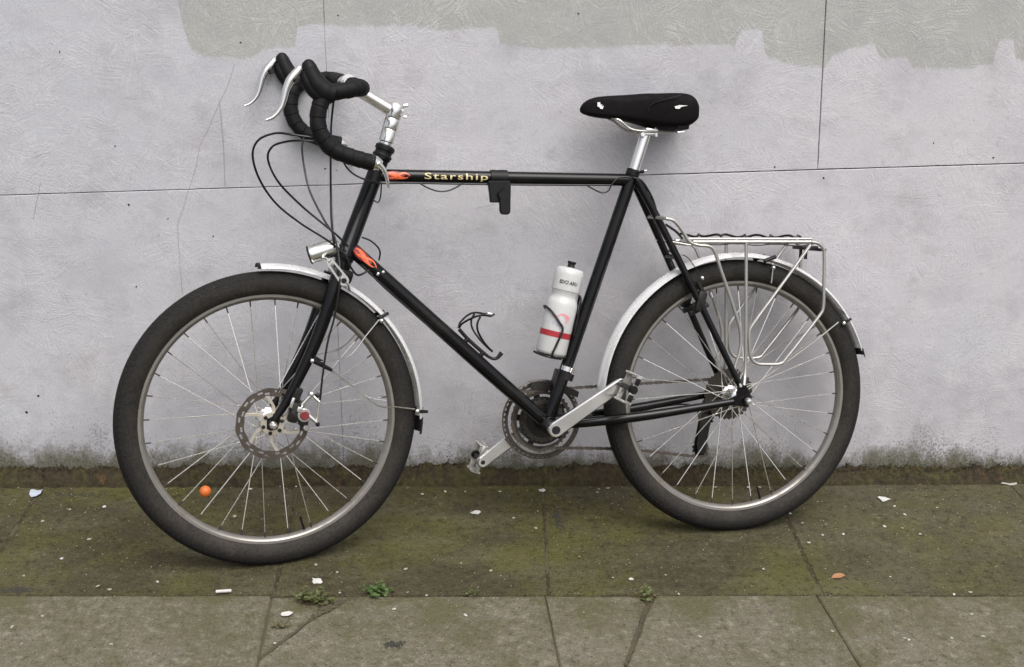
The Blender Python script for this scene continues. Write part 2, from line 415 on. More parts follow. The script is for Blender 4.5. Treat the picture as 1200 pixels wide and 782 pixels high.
class MB:
    def __init__(s):
        s.v = []; s.f = []; s.m = []
    def add(s, verts, faces, mi=0):
        b = len(s.v)
        s.v += [tuple(x) for x in verts]
        s.f += [tuple(b + i for i in f) for f in faces]
        s.m += [mi] * len(faces)
        return s
    def tube(s, pts, r, n=10, k=0, closed=False, caps=True, mi=0, flat=1.0):
        P = catmull(pts, k, closed) if k else [Vector(p) for p in pts]
        N = len(P)
        rr = resample_r(r, N)
        up = None
        V = []; Fc = []
        for i in range(N):
            a = P[(i - 1) % N] if (closed or i > 0) else P[i]
            b = P[(i + 1) % N] if (closed or i < N - 1) else P[i]
            t = (b - a).normalized()
            if up is None:
                up = t.orthogonal().normalized()
                if abs(t.y) < 0.9:
                    up = (Vector((0, 1, 0)) - t * t.y).normalized()
            else:
                up = (up - t * up.dot(t)).normalized()
            sd_ = t.cross(up)
            for j in range(n):
                q = 2 * PI * j / n
                V.append(P[i] + rr[i] * (math.cos(q) * up + math.sin(q) * sd_ * flat))
        L = N if closed else N - 1
        for i in range(L):
            for j in range(n):
                i2 = (i + 1) % N
                Fc.append((i * n + j, i * n + (j + 1) % n, i2 * n + (j + 1) % n, i2 * n + j))
        if caps and not closed:
            Fc.append(tuple(range(n - 1, -1, -1)))
            Fc.append(tuple((N - 1) * n + j for j in range(n)))
        return s.add(V, Fc, mi)
    def lathe(s, prof, origin=(0, 0, 0), axis=(0, 1, 0), n=32, closed=False, mi=0, mis=None):
        """prof: (radius, height along axis) pairs"""
        ax = Vector(axis).normalized()
        o = Vector(origin)
        e1 = ax.orthogonal().normalized()
        e2 = ax.cross(e1)
        m = len(prof)
        V = []
        for i in range(n):
            q = 2 * PI * i / n
            d = math.cos(q) * e1 + math.sin(q) * e2
            for (r, h) in prof:
                V.append(o + d * r + ax * h)
        Fc = []; mm = []
        for i in range(n):
            i2 = (i + 1) % n
            for j in range(m if closed else m - 1):
                j2 = (j + 1) % m
                Fc.append((i * m + j, i * m + j2, i2 * m + j2, i2 * m + j))
                mm.append(mis[j] if mis else mi)
        b = len(s.v)
        s.v += [tuple(x) for x in V]
        s.f += [tuple(b + i for i in f) for f in Fc]
        s.m += mm
        return s
    def cyl(s, a, b, r, n=16, r2=None, mi=0):
        a = Vector(a); b = Vector(b)
        r2 = r if r2 is None else r2
        L = (b - a).length
        c = min(0.0012, r * 0.25, L * 0.25)
        return s.lathe([(0.00001, 0), (r - c, 0), (r, c), (r2, L - c), (r2 - c, L), (0.00001, L)], a, b - a, n, mi=mi)
    def ball(s, c, r, n=16, m=10, mi=0, squash=1.0):
        return s.lathe([(max(0.00001, r * math.sin(PI * j / m)), -r * squash * math.cos(PI * j / m)) for j in range(m + 1)], c, (0, 0, 1), n, mi=mi)
    def bm(s, bm, mat=None, mi=0):
        if mat is not None:
            bmesh.ops.transform(bm, matrix=mat, verts=bm.verts)
        bm.verts.index_update()
        s.add([v.co.copy() for v in bm.verts], [[v.index for v in f.verts] for f in bm.faces], mi)
        bm.free()
        return s
    def box(s, c, size, rot=None, bev=0.001, mi=0):
        bm = bmesh.new()
        bmesh.ops.create_cube(bm, size=1)
        bmesh.ops.scale(bm, vec=size, verts=bm.verts)
        bmesh.ops.bevel(bm, geom=bm.edges[:], offset=min(bev, min(size) * 0.3), segments=2, affect='EDGES', profile=0.6)
        mt = Matrix.Translation(c)
        if rot is not None:
            mt = mt @ rot.to_4x4()
        return s.bm(bm, mt, mi)
    def plate(s, pts, vec, bev=0.0008, mi=0, holes=()):
        """polygon in 3-D extruded by vec, edges bevelled"""
        bm = bmesh.new()
        loops = [pts] + list(holes)
        if holes:
            flat = [[Vector(p) for p in l] for l in loops]
            tri = geometry.tessellate_polygon(flat)
            allv = [bm.verts.new(p) for l in flat for p in l]
            fs = []
            for t in tri:
                try:
                    fs.append(bm.faces.new([allv[i] for i in t]))
                except ValueError:
                    pass
        else:
            fs = [bm.faces.new([bm.verts.new(p) for p in pts])]
        ext = bmesh.ops.extrude_face_region(bm, geom=fs, use_keep_orig=True)
        bmesh.ops.translate(bm, vec=vec, verts=[e for e in ext['geom'] if isinstance(e, bmesh.types.BMVert)])
        bmesh.ops.recalc_face_normals(bm, faces=bm.faces[:])
        if bev and not holes:
            bmesh.ops.bevel(bm, geom=bm.edges[:], offset=bev, segments=1, affect='EDGES')
        return s.bm(bm, None, mi)
    def mirror(s, cond=None):
        """add a copy mirrored in the y = 0 plane"""
        b = len(s.v)
        nf = len(s.f)
        s.v += [(x, -y, z) for x, y, z in s.v]
        s.f += [tuple(b + i for i in reversed(f)) for f in s.f[:nf]]
        s.m += s.m[:nf]
        return s
    def build(s, name, mats, parent=None, mat=None, sharp=35):
        me = bpy.data.meshes.new(name)
        me.from_pydata(s.v, [], s.f)
        mats = mats if isinstance(mats, (list, tuple)) else [mats]
        for x in mats:
            me.materials.append(M[x] if isinstance(x, str) else x)
        me.polygons.foreach_set('material_index', s.m)
        me.polygons.foreach_set('use_smooth', [True] * len(s.f))
        bm = bmesh.new(); bm.from_mesh(me)
        bmesh.ops.recalc_face_normals(bm, faces=bm.faces[:])
        bm.to_mesh(me); bm.free()
        me.set_sharp_from_angle(angle=R(sharp))
        me.update()
        o = bpy.data.objects.new(name, me)
        col.objects.link(o)
        if parent is not None:
            o.parent = parent
        if mat is not None:
            o.matrix_local = mat
        return o

def empty(name, mat=None, loc=None):
    o = bpy.data.objects.new(name, None)
    o.empty_display_size = 0.1
    col.objects.link(o)
    if mat is not None:
        o.matrix_world = mat
    if loc is not None:
        o.location = loc
    return o

def tag(o, label=None, cat=None, group=None, kind=None):
    if label: o['label'] = label
    if cat: o['category'] = cat
    if group: o['group'] = group
    if kind: o['kind'] = kind
    return o

# ------------------------------------------------------------------ road, pavement, kerb
road = MB().add([(-300, -300, -0.125), (300, -300, -0.125), (300, 300, -0.125), (-300, 300, -0.125)], [(0, 1, 2, 3)]).build('road', 'asphalt')
tag(road, kind='structure')

def yrow(x, k):
    return -0.567 - 0.0217 * x - 0.605 * (k - 1)
pav = MB()
pav.box((0.5, -1.55, -0.0625), (9.0, 3.2, 0.1205), bev=0.002)
pavement = tag(pav.build('pavement', 'bedding'), kind='structure')

def slab(poly, mat, h=0.0, seed=0, tilt=0.0, amp=0.0020, joints=None):
    """a paving stone: irregular outline, chamfered arris"""
    P = [Vector((a, b)) for a, b in poly]
    ring = []
    for i in range(len(P)):
        a, b = P[i], P[(i + 1) % len(P)]
        L = (b - a).length
        n = max(1, int(L / 0.035))
        for j in range(n):
            q = a + (b - a) * (j / n)
            ring.append(q)
    c = sum(ring, Vector((0, 0))) / len(ring)
    def jit(q, amp, sd_):
        return Vector((noise.noise((q.x * 25 + sd_, q.y * 25, seed)), noise.noise((q.x * 25, q.y * 25 + sd_, seed + 5)))) * amp
    outer, inner = [], []
    for q in ring:
        d = (c - q).normalized()
        am = amp
        if joints and min(abs(q.x - joints[0]), abs(q.x - joints[1]), abs(q.y - yrow(q.x, 1)), abs(q.y - yrow(q.x, 2))) < 0.012: am = 0.002
        outer.append(q + jit(q, am, 1) + d * 0.0008)
        inner.append(q + jit(q, am, 1) + jit(q, 0.0018, 9) + d * (0.0045 + 0.002 * noise.noise((q.x * 40, q.y * 40, 3))))
    n = len(ring)
    zt = lambda q: h + tilt * (q.x - c.x)
    V = [(q.x, q.y, -0.04) for q in outer] + [(q.x, q.y, zt(q) - 0.0028) for q in outer] + [(q.x, q.y, zt(q)) for q in inner]
    Fc = []
    for r in range(2):
        for i in range(n):
            Fc.append((r * n + i, r * n + (i + 1) % n, (r + 1) * n + (i + 1) % n, (r + 1) * n + i))
    Fc.append(tuple(2 * n + i for i in range(n)))
    m = MB().add(V, Fc)
    return m.build('paving_slab', mat, pavement, sharp=2)

colsA = [-3.42, -2.79, -2.16, -1.54, -0.917, -0.279, 0.335, 0.952, 1.632, 2.25, 2.87, 3.5, 4.1]
colsB = [-3.42, -2.79, -2.16, -1.54, -0.905, -0.284, 0.311, 0.920, 1.60, 2.25, 2.87, 3.5, 4.1]
lean1 = {0.952: (0.985, 0.937), 0.335: (0.365, 0.319), -0.279: (-0.272, -0.279), 1.632: (1.650, 1.590)}
G_ = 0.0009
sid = 0
for i in range(len(colsA) - 1):
    a, b = colsA[i], colsA[i + 1]
    a0, a1 = lean1.get(a, (a, a)); b0, b1 = lean1.get(b, (b, b))
    sid += 1
    slab([(a0 + G_, -0.004), (b0 - G_, -0.004), (b1 - G_, yrow(b1, 1) + G_), (a1 + G_, yrow(a1, 1) + G_)], 'slab_moss', h=-0.001 + 0.002 * ((i * 7) % 3) / 2, seed=sid)
for k in range(1, 5):
    for i in range(len(colsB) - 1):
        a, b = colsB[i], colsB[i + 1]
        sid += 1
        hh = 0.0018 + 0.0012 * ((i * 5 + k * 3) % 4) / 3
        ya, yb = yrow(a, k), yrow(b, k)
        ya2, yb2 = yrow(a, k + 1), yrow(b, k + 1)
        if k == 1 and abs(a + 0.284) < 1e-3:       # cracked: a corner has come away
            p1, p2, p3 = (-0.108, -0.568), (-0.186, -0.647), (-0.279, -0.794)
            t1 = (p1[0], yrow(p1[0], 1) - G_)
            e = 0.002
            p3 = (a + G_, p3[1])
            slab([(a + G_, ya - G_), (t1[0] - e, t1[1]), (p2[0] - e, p2[1] + e), (p3[0], p3[1] + e)][::-1], 'slab', h=hh - 0.002, seed=sid, tilt=0.006, amp=0.0085, joints=(a, b))
            slab([(t1[0] + e, t1[1]), (b - G_, yb - G_), (b - G_, yb2 + G_), (a + G_, ya2 + G_), (p3[0], p3[1] - e), (p2[0] + e, p2[1] - e)][::-1], 'slab', h=hh, seed=sid, amp=0.0085, joints=(a, b))
        elif k == 1 and abs(a - 0.311) < 1e-3:     # cracked across
            p1, p2, p3 = (0.544, -0.582), (0.492, -0.722), (0.444, -0.840)
            e = 0.002
            t1 = (p1[0], yrow(p1[0], 1) - G_)
            q = (p3[0] - 0.06, yrow(p3[0] - 0.06, 2) + G_)
            slab([(a + G_, ya - G_), (t1[0] - e - 0.006, t1[1]), (p2[0] - e, p2[1]), (p3[0] - e, p3[1]), (q[0] - e, q[1]), (a + G_, ya2 + G_)][::-1], 'slab', h=hh, seed=sid, amp=0.0085, joints=(a, b))
            slab([(t1[0] + e + 0.010, t1[1]), (b - G_, yb - G_), (b - G_, yb2 + G_), (q[0] + e, q[1]), (p3[0] + e, p3[1]), (p2[0] + e, p2[1])][::-1], 'slab', h=hh + 0.002, seed=sid, amp=0.0085, joints=(a, b))
        else:
            slab([(a + G_, ya - G_), (b - G_, yb - G_), (b - G_, yb2 + G_), (a + G_, ya2 + G_)][::-1], 'slab', h=hh, seed=sid)
for i in range(10):                                 # kerb stones at the road's edge
    o = MB().box((-3.55 + 0.9 * i, -3.225, -0.066), (0.893, 0.14, 0.135), bev=0.012).build('kerb_stone', 'slab', pavement)

# ------------------------------------------------------------------ the boarded wall
wall = empty('wall', loc=(0, 0, 0))
tag(wall, 'pale grey painted strand board wall with a grey green overpainted patch', 'wall')
MB().box((0.5, 0.075, 1.28), (9.0, 0.12, 2.56), bev=0.002).build('backing', 'backing', wall)
SL = 0.0513
seam = lambda x: 0.749 + (x + 0.954) * SL
def vx_left(z): return -0.193 - (z - 1.218) * 0.031
def vx_right(z): return 0.986 - (z - 1.256) * 0.07
def panel(poly, seed):
    """board with a worn edge, 14 mm thick, face at y = 0"""
    P = [Vector(p) for p in poly]
    ring = []
    for i in range(len(P)):
        a, b = P[i], P[(i + 1) % len(P)]
        n = max(1, int((b - a).length / 0.03))
        ring += [a + (b - a) * (j / n) for j in range(n)]
    c = sum(ring, Vector((0, 0))) / len(ring)
    out, inn = [], []
    for q in ring:
        w = noise.noise((q.x * 18, q.y * 18, seed)) * 0.0007
        d = Vector((1 if q.x < c.x else -1, 1 if q.y < c.y else -1))
        # push each edge inwards along its own normal only
        best = min(range(len(P)), key=lambda i: geometry.intersect_point_line(q, P[i], P[(i + 1) % len(P)])[0].to_2d().__sub__(q).length)
        e = (P[(best + 1) % len(P)] - P[best]).normalized()
        nrm = Vector((-e.y, e.x))
        if nrm.dot(c - q) < 0: nrm = -nrm
        out.append(q + nrm * (0.0001 + w))
        inn.append(q + nrm * (0.0012 + w * 1.5))
    n = len(ring)
    V = [(q.x, 0.014, q.y) for q in out] + [(q.x, 0.0016, q.y) for q in out] + [(q.x, 0.0, q.y) for q in inn]
    Fc = []
    for r in range(2):
        for i in range(n):
            Fc.append((r * n + i, r * n + (i + 1) % n, (r + 1) * n + (i + 1) % n, (r + 1) * n + i))
    Fc.append(tuple(2 * n + i for i in range(n)))
    return MB().add(V, Fc).build('board_panel', 'wall', wall, sharp=2)
g = 0.0008
TOP = 2.55
zs = seam(-0.18); zr = seam(1.03)
panel([(-1.44, seam(-1.44) + g), (vx_left(zs) - g * 0.1, zs + g), (vx_left(TOP) - g * 0.1, TOP), (-1.48, TOP)], 1)
panel([(vx_left(zs) + g * 0.1, zs + g), (vx_right(zr) - g, zr + g), (vx_right(TOP) - g, TOP), (vx_left(TOP) + g * 0.1, TOP)], 2)
panel([(vx_right(zr) + g, zr + g), (2.27, seam(2.27) + g), (2.18, TOP), (vx_right(TOP) + g, TOP)], 3)
panel([(-1.40, 0.002), (vx_left(0) - g * 0.1, 0.002), (vx_left(zs) - g * 0.1, zs - g), (-1.437, seam(-1.437) - g)], 4)
panel([(vx_left(0) + g * 0.1, 0.002), (2.30, 0.002), (2.27, seam(2.27) - g), (vx_left(zs) + g * 0.1, zs - g)], 5)
panel([(-4.0, 0.002), (-1.404, 0.002), (-1.441, seam(-1.441) - g), (-4.0, seam(-4.0) - g)], 6)
panel([(-4.0, seam(-4.0) + g), (-1.444, seam(-1.444) + g), (-1.484, TOP), (-4.0, TOP)], 7)
panel([(2.304, 0.002), (5.0, 0.002), (5.0, seam(5.0) - g), (2.274, seam(2.274) - g)], 8)
panel([(2.274, seam(2.274) + g), (5.0, seam(5.0) + g), (5.0, TOP), (2.184, TOP)], 9)
# painted-over hairlines and scratches
for pts, r_ in (([(-0.398, 1.069), (-0.413, 1.024), (-0.435, 0.982), (-0.467, 0.915), (-0.484, 0.879), (-0.501, 0.817), (-0.517, 0.772), (-0.536, 0.713), (-0.547, 0.688), (-0.548, 0.608), (-0.544, 0.510)], 0.0012),
                ([(-0.436, 0.984), (-0.433, 0.930), (-0.431, 0.870), (-0.431, 0.782)], 0.0022),
                ([(-0.860, 0.782), (-0.869, 0.745), (-0.885, 0.693)], 0.0014),
                ([(0.168, 0.738), (0.216, 0.750)], 0.0008)):
    q = [(x + 0.003 * noise.noise((x * 30, z * 30, 1)), 0.0, z) for x, z in pts]
    m = MB().tube(q, r_, 6, 3, flat=0.5)
    m.v = [(x, y * 0.45 - 0.0002, z) for x, y, z in m.v]
    m.build('hairline_crack', 'hairline', wall)
for (x, z), r_ in (((-0.659, 0.732), .0045), ((-0.654, 0.529), .0035), ((-0.911, 0.241), .005), ((-0.944, 0.197), .006), ((0.905, 0.855), .004), ((-0.160, 1.185), .003),
                   ((-0.790, 1.085), .003), ((-0.681, 0.872), .003), ((-0.194, 0.828), .0035), ((-0.166, 0.824), .003), ((0.397, 1.206), .0035), ((-0.464, 0.658), .003),
                   ((-0.569, 0.700), .0025), ((1.461, 0.890), .004), ((1.032, 0.830), .004), ((-0.383, 1.117), .003), ((1.301, 0.923), .003)):
    r_ *= 0.62
    m = MB().lathe([(0.00001, 0.0012), (r_ * 0.7, 0.0010), (r_, 0.0)], (x, 0, z), (0, -1, 0), 9)
    m.v = [(vx + 0.8 * r_ * noise.noise((vx * 500, 0, vz * 500)), vy, vz + 0.8 * r_ * noise.noise((vz * 500, 3, vx * 500))) for vx, vy, vz in m.v]
    m.build('nail_head', 'rivet', wall)

# moss and soil along the foot of the wall
ms = MB()
NX, NP = 1500, 9
V = []; Fc = []
for i in range(NX + 1):
    x = -1.9 + 4.4 * i / NX
    ht = 0.047 + 0.018 * noise.noise((x * 5, 1, 0)) + 0.013 * noise.noise((x * 28, 2, 0)) + 0.007 * noise.noise((x * 110, 2, 0)) + 0.003 * noise.noise((x * 300, 8, 0))
    if x > 0.85: ht *= 0.93
    wd = 0.026 + 0.008 * noise.noise((x * 4, 5, 0)) + 0.006 * noise.noise((x * 40, 6, 0))
    for j in range(NP + 1):
        t = j / NP
        y = -wd * (1 - t) ** 1.3 - 0.001
        z = ht * t ** 0.75
        bump_ = 0.006 * noise.noise((x * 90, t * 6, 3)) * math.sin(PI * t) + 0.004 * noise.noise((x * 240, t * 14, 7)) * math.sin(PI * t)
        if j == NP: y = 0.0006
        if j == 0: z = -0.004
        V.append((x, y - abs(bump_), z + bump_ * 0.6))
for i in range(NX):
    for j in range(NP):
        a = i * (NP + 1) + j
        Fc.append((a, a + NP + 1, a + NP + 2, a + 1))
ms.add(V, Fc)
rnd = random.Random(5)
for i in range(16000):                               # ragged sprigs along the upper edge
    x = rnd.uniform(-1.3, 2.1)
    ht = 0.046 + 0.016 * noise.noise((x * 5, 1, 0)) + 0.013 * noise.noise((x * 28, 2, 0))
    z = ht * rnd.uniform(0.25, 1.04) if rnd.random() < 0.88 else ht + rnd.expovariate(80) * (1.7 if x < -0.1 else 0.9)
    L = rnd.uniform(0.002, 0.008)
    a = rnd.uniform(-1.2, 1.2)
    y = -0.022 * max(0.0, 1 - z / ht) ** 1.2 - 0.0015
    dx, dz = math.sin(a) * L, math.cos(a) * L
    w = 0.0009
    ms.add([(x - w, y, z), (x + w, y, z), (x + dx, y - rnd.uniform(0.0, 0.006), z + dz)], [(0, 1, 2)])
moss_o = tag(ms.build('moss', 'moss', sharp=180), 'ragged brown green moss and soil along the foot of the wall', 'moss', kind='stuff')

# crumbs of soil and grit lying on the paving: nobody could count them
gr = MB()
for i in range(2600):
    x = rnd.uniform(-1.2, 1.9)
    y = -abs(rnd.gauss(0.0, 0.30)) - 0.01 if rnd.random() < 0.45 else rnd.uniform(-0.9, -0.02)
    r_ = rnd.uniform(0.0006, 0.0019)
    z = 0.0008 if y > yrow(x, 1) else 0.0024
    q = [(x + r_ * math.cos(k * 1.571 + i) * rnd.uniform(.6, 1.3), y + r_ * math.sin(k * 1.571 + i) * rnd.uniform(.6, 1.3), z) for k in range(4)]
    gr.add(q + [(x, y, z + r_ * 0.9)], [(0, 1, 4), (1, 2, 4), (2, 3, 4), (3, 0, 4)], rnd.choice((0, 0, 1, 1)))
for (cx_, cy_), n_, sx, sy in (((-0.828, -0.524), 130, 0.026, 0.006), ((-0.017, -0.756), 60, 0.012, 0.008), ((0.384, -0.218), 110, 0.006, 0.030), ((-0.820, -0.066), 60, 0.03, 0.006)):
    for i in range(n_):
        x, y = cx_ + rnd.gauss(0, sx), cy_ + rnd.gauss(0, sy)
        r_ = rnd.uniform(0.0010, 0.0030); z = 0.0008 if y > yrow(x, 1) else 0.0042
        gr.add([(x + r_ * math.cos(k * 1.571 + i) * 1.3, y + r_ * math.sin(k * 1.571 + i), z) for k in range(4)] + [(x, y, z + r_ * 0.6)], [(0, 1, 4), (1, 2, 4), (2, 3, 4), (3, 0, 4)], 2)
tag(gr.build('grit', ['bedding', 'paper_dull', 'charred'], sharp=10), 'tiny brown and grey grit scattered over the paving', 'grit', kind='stuff')

# ------------------------------------------------------------------ the bicycle
BIKE = Matrix(((0.990501, -0.134310, -0.029456, 0.814687), (0.137498, 0.965858, 0.219575, -0.267122), (-0.001040, -0.221539, 0.975151, 0.000671), (0, 0, 0, 1)))
FRONT = Matrix(((0.994547, -0.104270, 0.001772, -1.117040), (0.104270, 0.993972, -0.033879, -0.004934), (0.001772, 0.033879, 0.999424, 0.333916), (0, 0, 0, 1)))       # steered front assembly, origin at the front hub
BIKE[2][3] -= 0.0022                                # sinks into the flattened tyres
bike = empty('bicycle', BIKE)
tag(bike, 'black touring bicycle with drop handlebars leaning against the painted wall', 'bicycle')
RO = 0.334
def part(mb, name, mats, parent=bike, front=False, label=None, sharp=35):
    """a part of the bicycle; front = moves with the steering (a sub-part inherits that from its part)"""
    o = mb.build(name, mats, parent, FRONT if (front and parent is bike) else None, sharp)
    if label: o['label'] = label
    return o
def flip(pts): return [(x, -y, z) for x, y, z in pts]
def mid(a, b, t=0.5): return tuple(Vector(a).lerp(Vector(b), t))

# ---- frame
BB = (-0.4745, 0.0, RO - 0.0432)
ST = (-0.2581, 0.0, 0.8848)
TT0, TT1 = (-0.8741, 0.0, 0.8757), (-0.2686, 0.0, 0.8610)
DT0 = (-0.9296, 0.0, 0.7174)
HT0, HT1 = (-0.9417, 0.0, 0.6928), (-0.8490, 0.0, 0.9220)
fr = MB()
fr.cyl((BB[0], -0.036, BB[2]), (BB[0], 0.036, BB[2]), 0.0215, 24)
frame = part(fr, 'frame', 'frame')
part(MB().tube([TT0, mid(TT0, TT1), TT1], 0.0145, 20), 'top_tube', 'frame', frame)
part(MB().tube([DT0, BB], 0.0165, 20), 'down_tube', 'frame', frame)
part(MB().tube([ST, BB], 0.0148, 20), 'seat_tube', 'frame', frame)
ht = MB()
hd = (Vector(HT1) - Vector(HT0)).normalized()
HL = (Vector(HT1) - Vector(HT0)).length
ht.lathe([(0.0001, 0), (0.0205, 0.0), (0.0215, 0.002), (0.0215, 0.010), (0.0190, 0.014), (0.0185, HL - 0.014), (0.0215, HL - 0.010), (0.0215, HL - 0.001), (0.0001, HL)], HT0, hd, 24)
part(ht, 'head_tube', 'frame', frame)
DRO = (-0.002, -0.066, RO + 0.001)                  # near dropout
for s in (-1, 1):
    d = Vector((DRO[0], s * 0.066, DRO[2]))
    cs = [(BB[0] + 0.012, s * 0.022, BB[2] + 0.002), (BB[0] + 0.11, s * 0.036, BB[2] + 0.006), (BB[0] + 0.24, s * 0.052, BB[2] + 0.017), (d.x - 0.03, s * 0.065, d.z - 0.003)]
    part(MB().tube(cs, [0.0125, 0.0122, 0.0115, 0.0085], 14, 5, flat=1.0), 'chain_stay', 'frame', frame)
    ss = [(ST[0] + 0.004, s * 0.014, ST[2] - 0.026), mid((ST[0] + 0.004, s * 0.022, ST[2] - 0.026), (d.x - 0.004, s * 0.058, d.z + 0.035), 0.33), (d.x - 0.012, s * 0.0645, d.z + 0.035)]
    part(MB().tube(ss, [0.0095, 0.0088, 0.0075], 14, 6), 'seat_stay', 'frame', frame)
    dp = MB()
    y = s * 0.066
    dp.plate([(d.x - 0.035, y - 0.003, d.z - 0.011), (d.x + 0.004, y - 0.003, d.z - 0.017), (d.x + 0.016, y - 0.003, d.z - 0.006), (d.x + 0.014, y - 0.003, d.z + 0.013),
              (d.x - 0.002, y - 0.003, d.z + 0.042), (d.x - 0.018, y - 0.003, d.z + 0.040), (d.x - 0.022, y - 0.003, d.z + 0.012), (d.x - 0.036, y - 0.003, d.z + 0.006)], (0, 0.006, 0))
    part(dp, 'dropout', 'frame', frame)
br = MB()
sb = (-0.165, RO + 0.345)
br.tube([(sb[0], -0.032, sb[1]), (sb[0], 0.032, sb[1])], 0.006, 10)
part(MB().tube([(BB[0] + 0.075, -0.03, BB[2] + 0.004), (BB[0] + 0.075, 0.03, BB[2] + 0.004)], 0.006, 10), 'stay_bridge', 'frame', frame)
part(br, 'stay_bridge', 'frame', frame)
# seat clamp bolt
sc = MB()
sdir = (Vector(ST) - Vector(BB)).normalized()
sc.lathe([(0.0146, -0.016), (0.0168, -0.015), (0.0168, -0.001), (0.0146, 0.0)], ST, sdir, 20)
sc.cyl(Vector(ST) + Vector((0.012, -0.012, -0.006)), Vector(ST) + Vector((0.021, -0.012, -0.004)), 0.0042, 10)
part(sc, 'seat_clamp', 'frame', frame)
b2 = MB()
b2.cyl(Vector(ST) + Vector((0.016, -0.010, -0.004)), Vector(ST) + Vector((0.028, -0.009, -0.002)), 0.0045, 10)
part(b2, 'clamp_bolt', 'silver', frame)

# prints wrapped onto a tube: u along the tube (m), w round it (m from the line facing the viewer)
def wrap(a, b, r, u, w, lift=0.0006):
    a = Vector(a); b = Vector(b)
    d = (b - a).normalized()
    out = Vector((0, -1, 0))
    upv = d.cross(out).normalized()
    if upv.z < 0: upv = -upv
    out = upv.cross(d) if upv.cross(d).y < 0 else d.cross(upv)
    q = w / r
    return a + d * u + (out * math.cos(q) + upv * math.sin(q)) * (r + lift)

def text_mesh(body, size, bold=0.0, shear=0.0, space=1.0):
    cu = bpy.data.curves.new('lettering', 'FONT')
    cu.body = body; cu.size = size; cu.offset = bold; cu.shear = shear; cu.space_character = space
    cu.resolution_u = 3
    to = bpy.data.objects.new('lettering', cu)
    col.objects.link(to)
    dg = bpy.context.evaluated_depsgraph_get()
    dg.update()
    me = to.evaluated_get(dg).to_mesh()
    bm = bmesh.new(); bm.from_mesh(me)
    bmesh.ops.triangulate(bm, faces=bm.faces[:])
    xs = [v.co.x for v in bm.verts]; ys = [v.co.y for v in bm.verts]
    for k in range(1, int((max(ys) - min(ys)) / 0.0016)):
        bmesh.ops.bisect_plane(bm, geom=bm.verts[:] + bm.edges[:] + bm.faces[:], plane_co=(0, min(ys) + k * 0.0016, 0), plane_no=(0, 1, 0))
    for k in range(1, int((max(xs) - min(xs)) / 0.0025)):
        bmesh.ops.bisect_plane(bm, geom=bm.verts[:] + bm.edges[:] + bm.faces[:], plane_co=(min(xs) + k * 0.0025, 0, 0), plane_no=(1, 0, 0))
    bm.verts.index_update()
    V = [v.co.copy() for v in bm.verts]; Fc = [tuple(v.index for v in f.verts) for f in bm.faces]
    bm.free()
    to.evaluated_get(dg).to_mesh_clear()
    bpy.data.objects.remove(to); bpy.data.curves.remove(cu)
    return V, Fc

tube_len = (Vector(TT1) - Vector(TT0)).length
def tt_u(px_point):
    return (Vector(px_point) - Vector(TT0)).dot((Vector(TT1) - Vector(TT0)).normalized())
u0, u1 = tt_u((-0.7586, -0.0145, 0.8736)), tt_u((-0.6117, -0.0145, 0.8689))
V, Fc = text_mesh('Starship', 0.026, 0.0002, 0.0, 1.16)
wid = max(v.x for v in V)
m = MB()
m.add([wrap(TT0, TT1, 0.0145, u0 + v.x / wid * (u1 - u0), v.y * 0.76 - 0.0060) for v in V], Fc)
part(m, 'lettering', 'decal_cream', frame, label='cream Starship lettering')
# flames: teardrop rings and tongues of orange print
def flame(a, b, r, u0, L, wv, name, w_off=0.0):
    red = MB()
    N = 26
    top, bot = [], []
    for i in range(N + 1):
        t = i / N
        hw = wv * (1.25 * math.sin(PI * min(1, t * 1.15 + 0.12)) ** 0.7 if t < 0.9 else 0.15) * (1 - 0.25 * t)
        top.append([wrap(a, b, r, u0 + L * t, w_off + hw * (1 - 2 * k / 8), 0.0005) for k in range(9)])
    for i in range(N):
        for k in range(8):
            red.add([top[i][k], top[i + 1][k], top[i + 1][k + 1], top[i][k + 1]], [(0, 1, 2, 3)])
    ro_ = part(red, 'flame_backing', 'decal_red', frame)  # dark red print lying under the orange tongues
    m = MB()
    def band(c0, amp, ph, wd, a0, a1):
        prev = None
        for i in range(N + 1):
            t = a0 + (a1 - a0) * i / N
            c = w_off + c0 + amp * math.sin(ph + t * 6.0)
            hw = wd * (math.sin(PI * (i / N)) ** 0.6 + 0.05)
            cur = [wrap(a, b, r, u0 + L * t, c + hw * (1 - 2 * k / 3), 0.0009) for k in range(4)]
            if prev:
                for k in range(3):
                    m.add([prev[k], cur[k], cur[k + 1], prev[k + 1]], [(0, 1, 2, 3)])
            prev = cur
    band(0.0, wv * 0.55, 0.2, wv * 0.26, 0.0, 0.92)
    band(0.0, -wv * 0.62, 0.3, wv * 0.24, 0.05, 0.98)
    band(wv * 0.35, wv * 0.4, 2.4, wv * 0.18, 0.12, 0.75)
    band(-wv * 0.45, wv * 0.2, 1.0, wv * 0.18, 0.2, 0.85)
    return part(m, name, 'decal_orange', frame)
fu0 = tt_u((-0.8451, -0.0145, 0.8761))
flame(TT0, TT1, 0.0145, fu0, 0.056, 0.0095, 'flame_print')
dlen = (Vector(BB) - Vector(DT0)).length
def dt_u(q): return (Vector(q) - Vector(DT0)).dot((Vector(BB) - Vector(DT0)).normalized())
flame(DT0, BB, 0.0165, dt_u((-0.9179, -0.0165, 0.7139)), 0.066, 0.010, 'flame_print', 0.005)
# bare metal scuff and cable stop boss on the down tube
m = MB()
for px_ in ((-0.8677, -0.0160, 0.6554), (-0.8559, -0.0140, 0.6589)):
    m.ball(px_, 0.0042, 10, 6)
part(m, 'cable_stop', 'silver', frame)

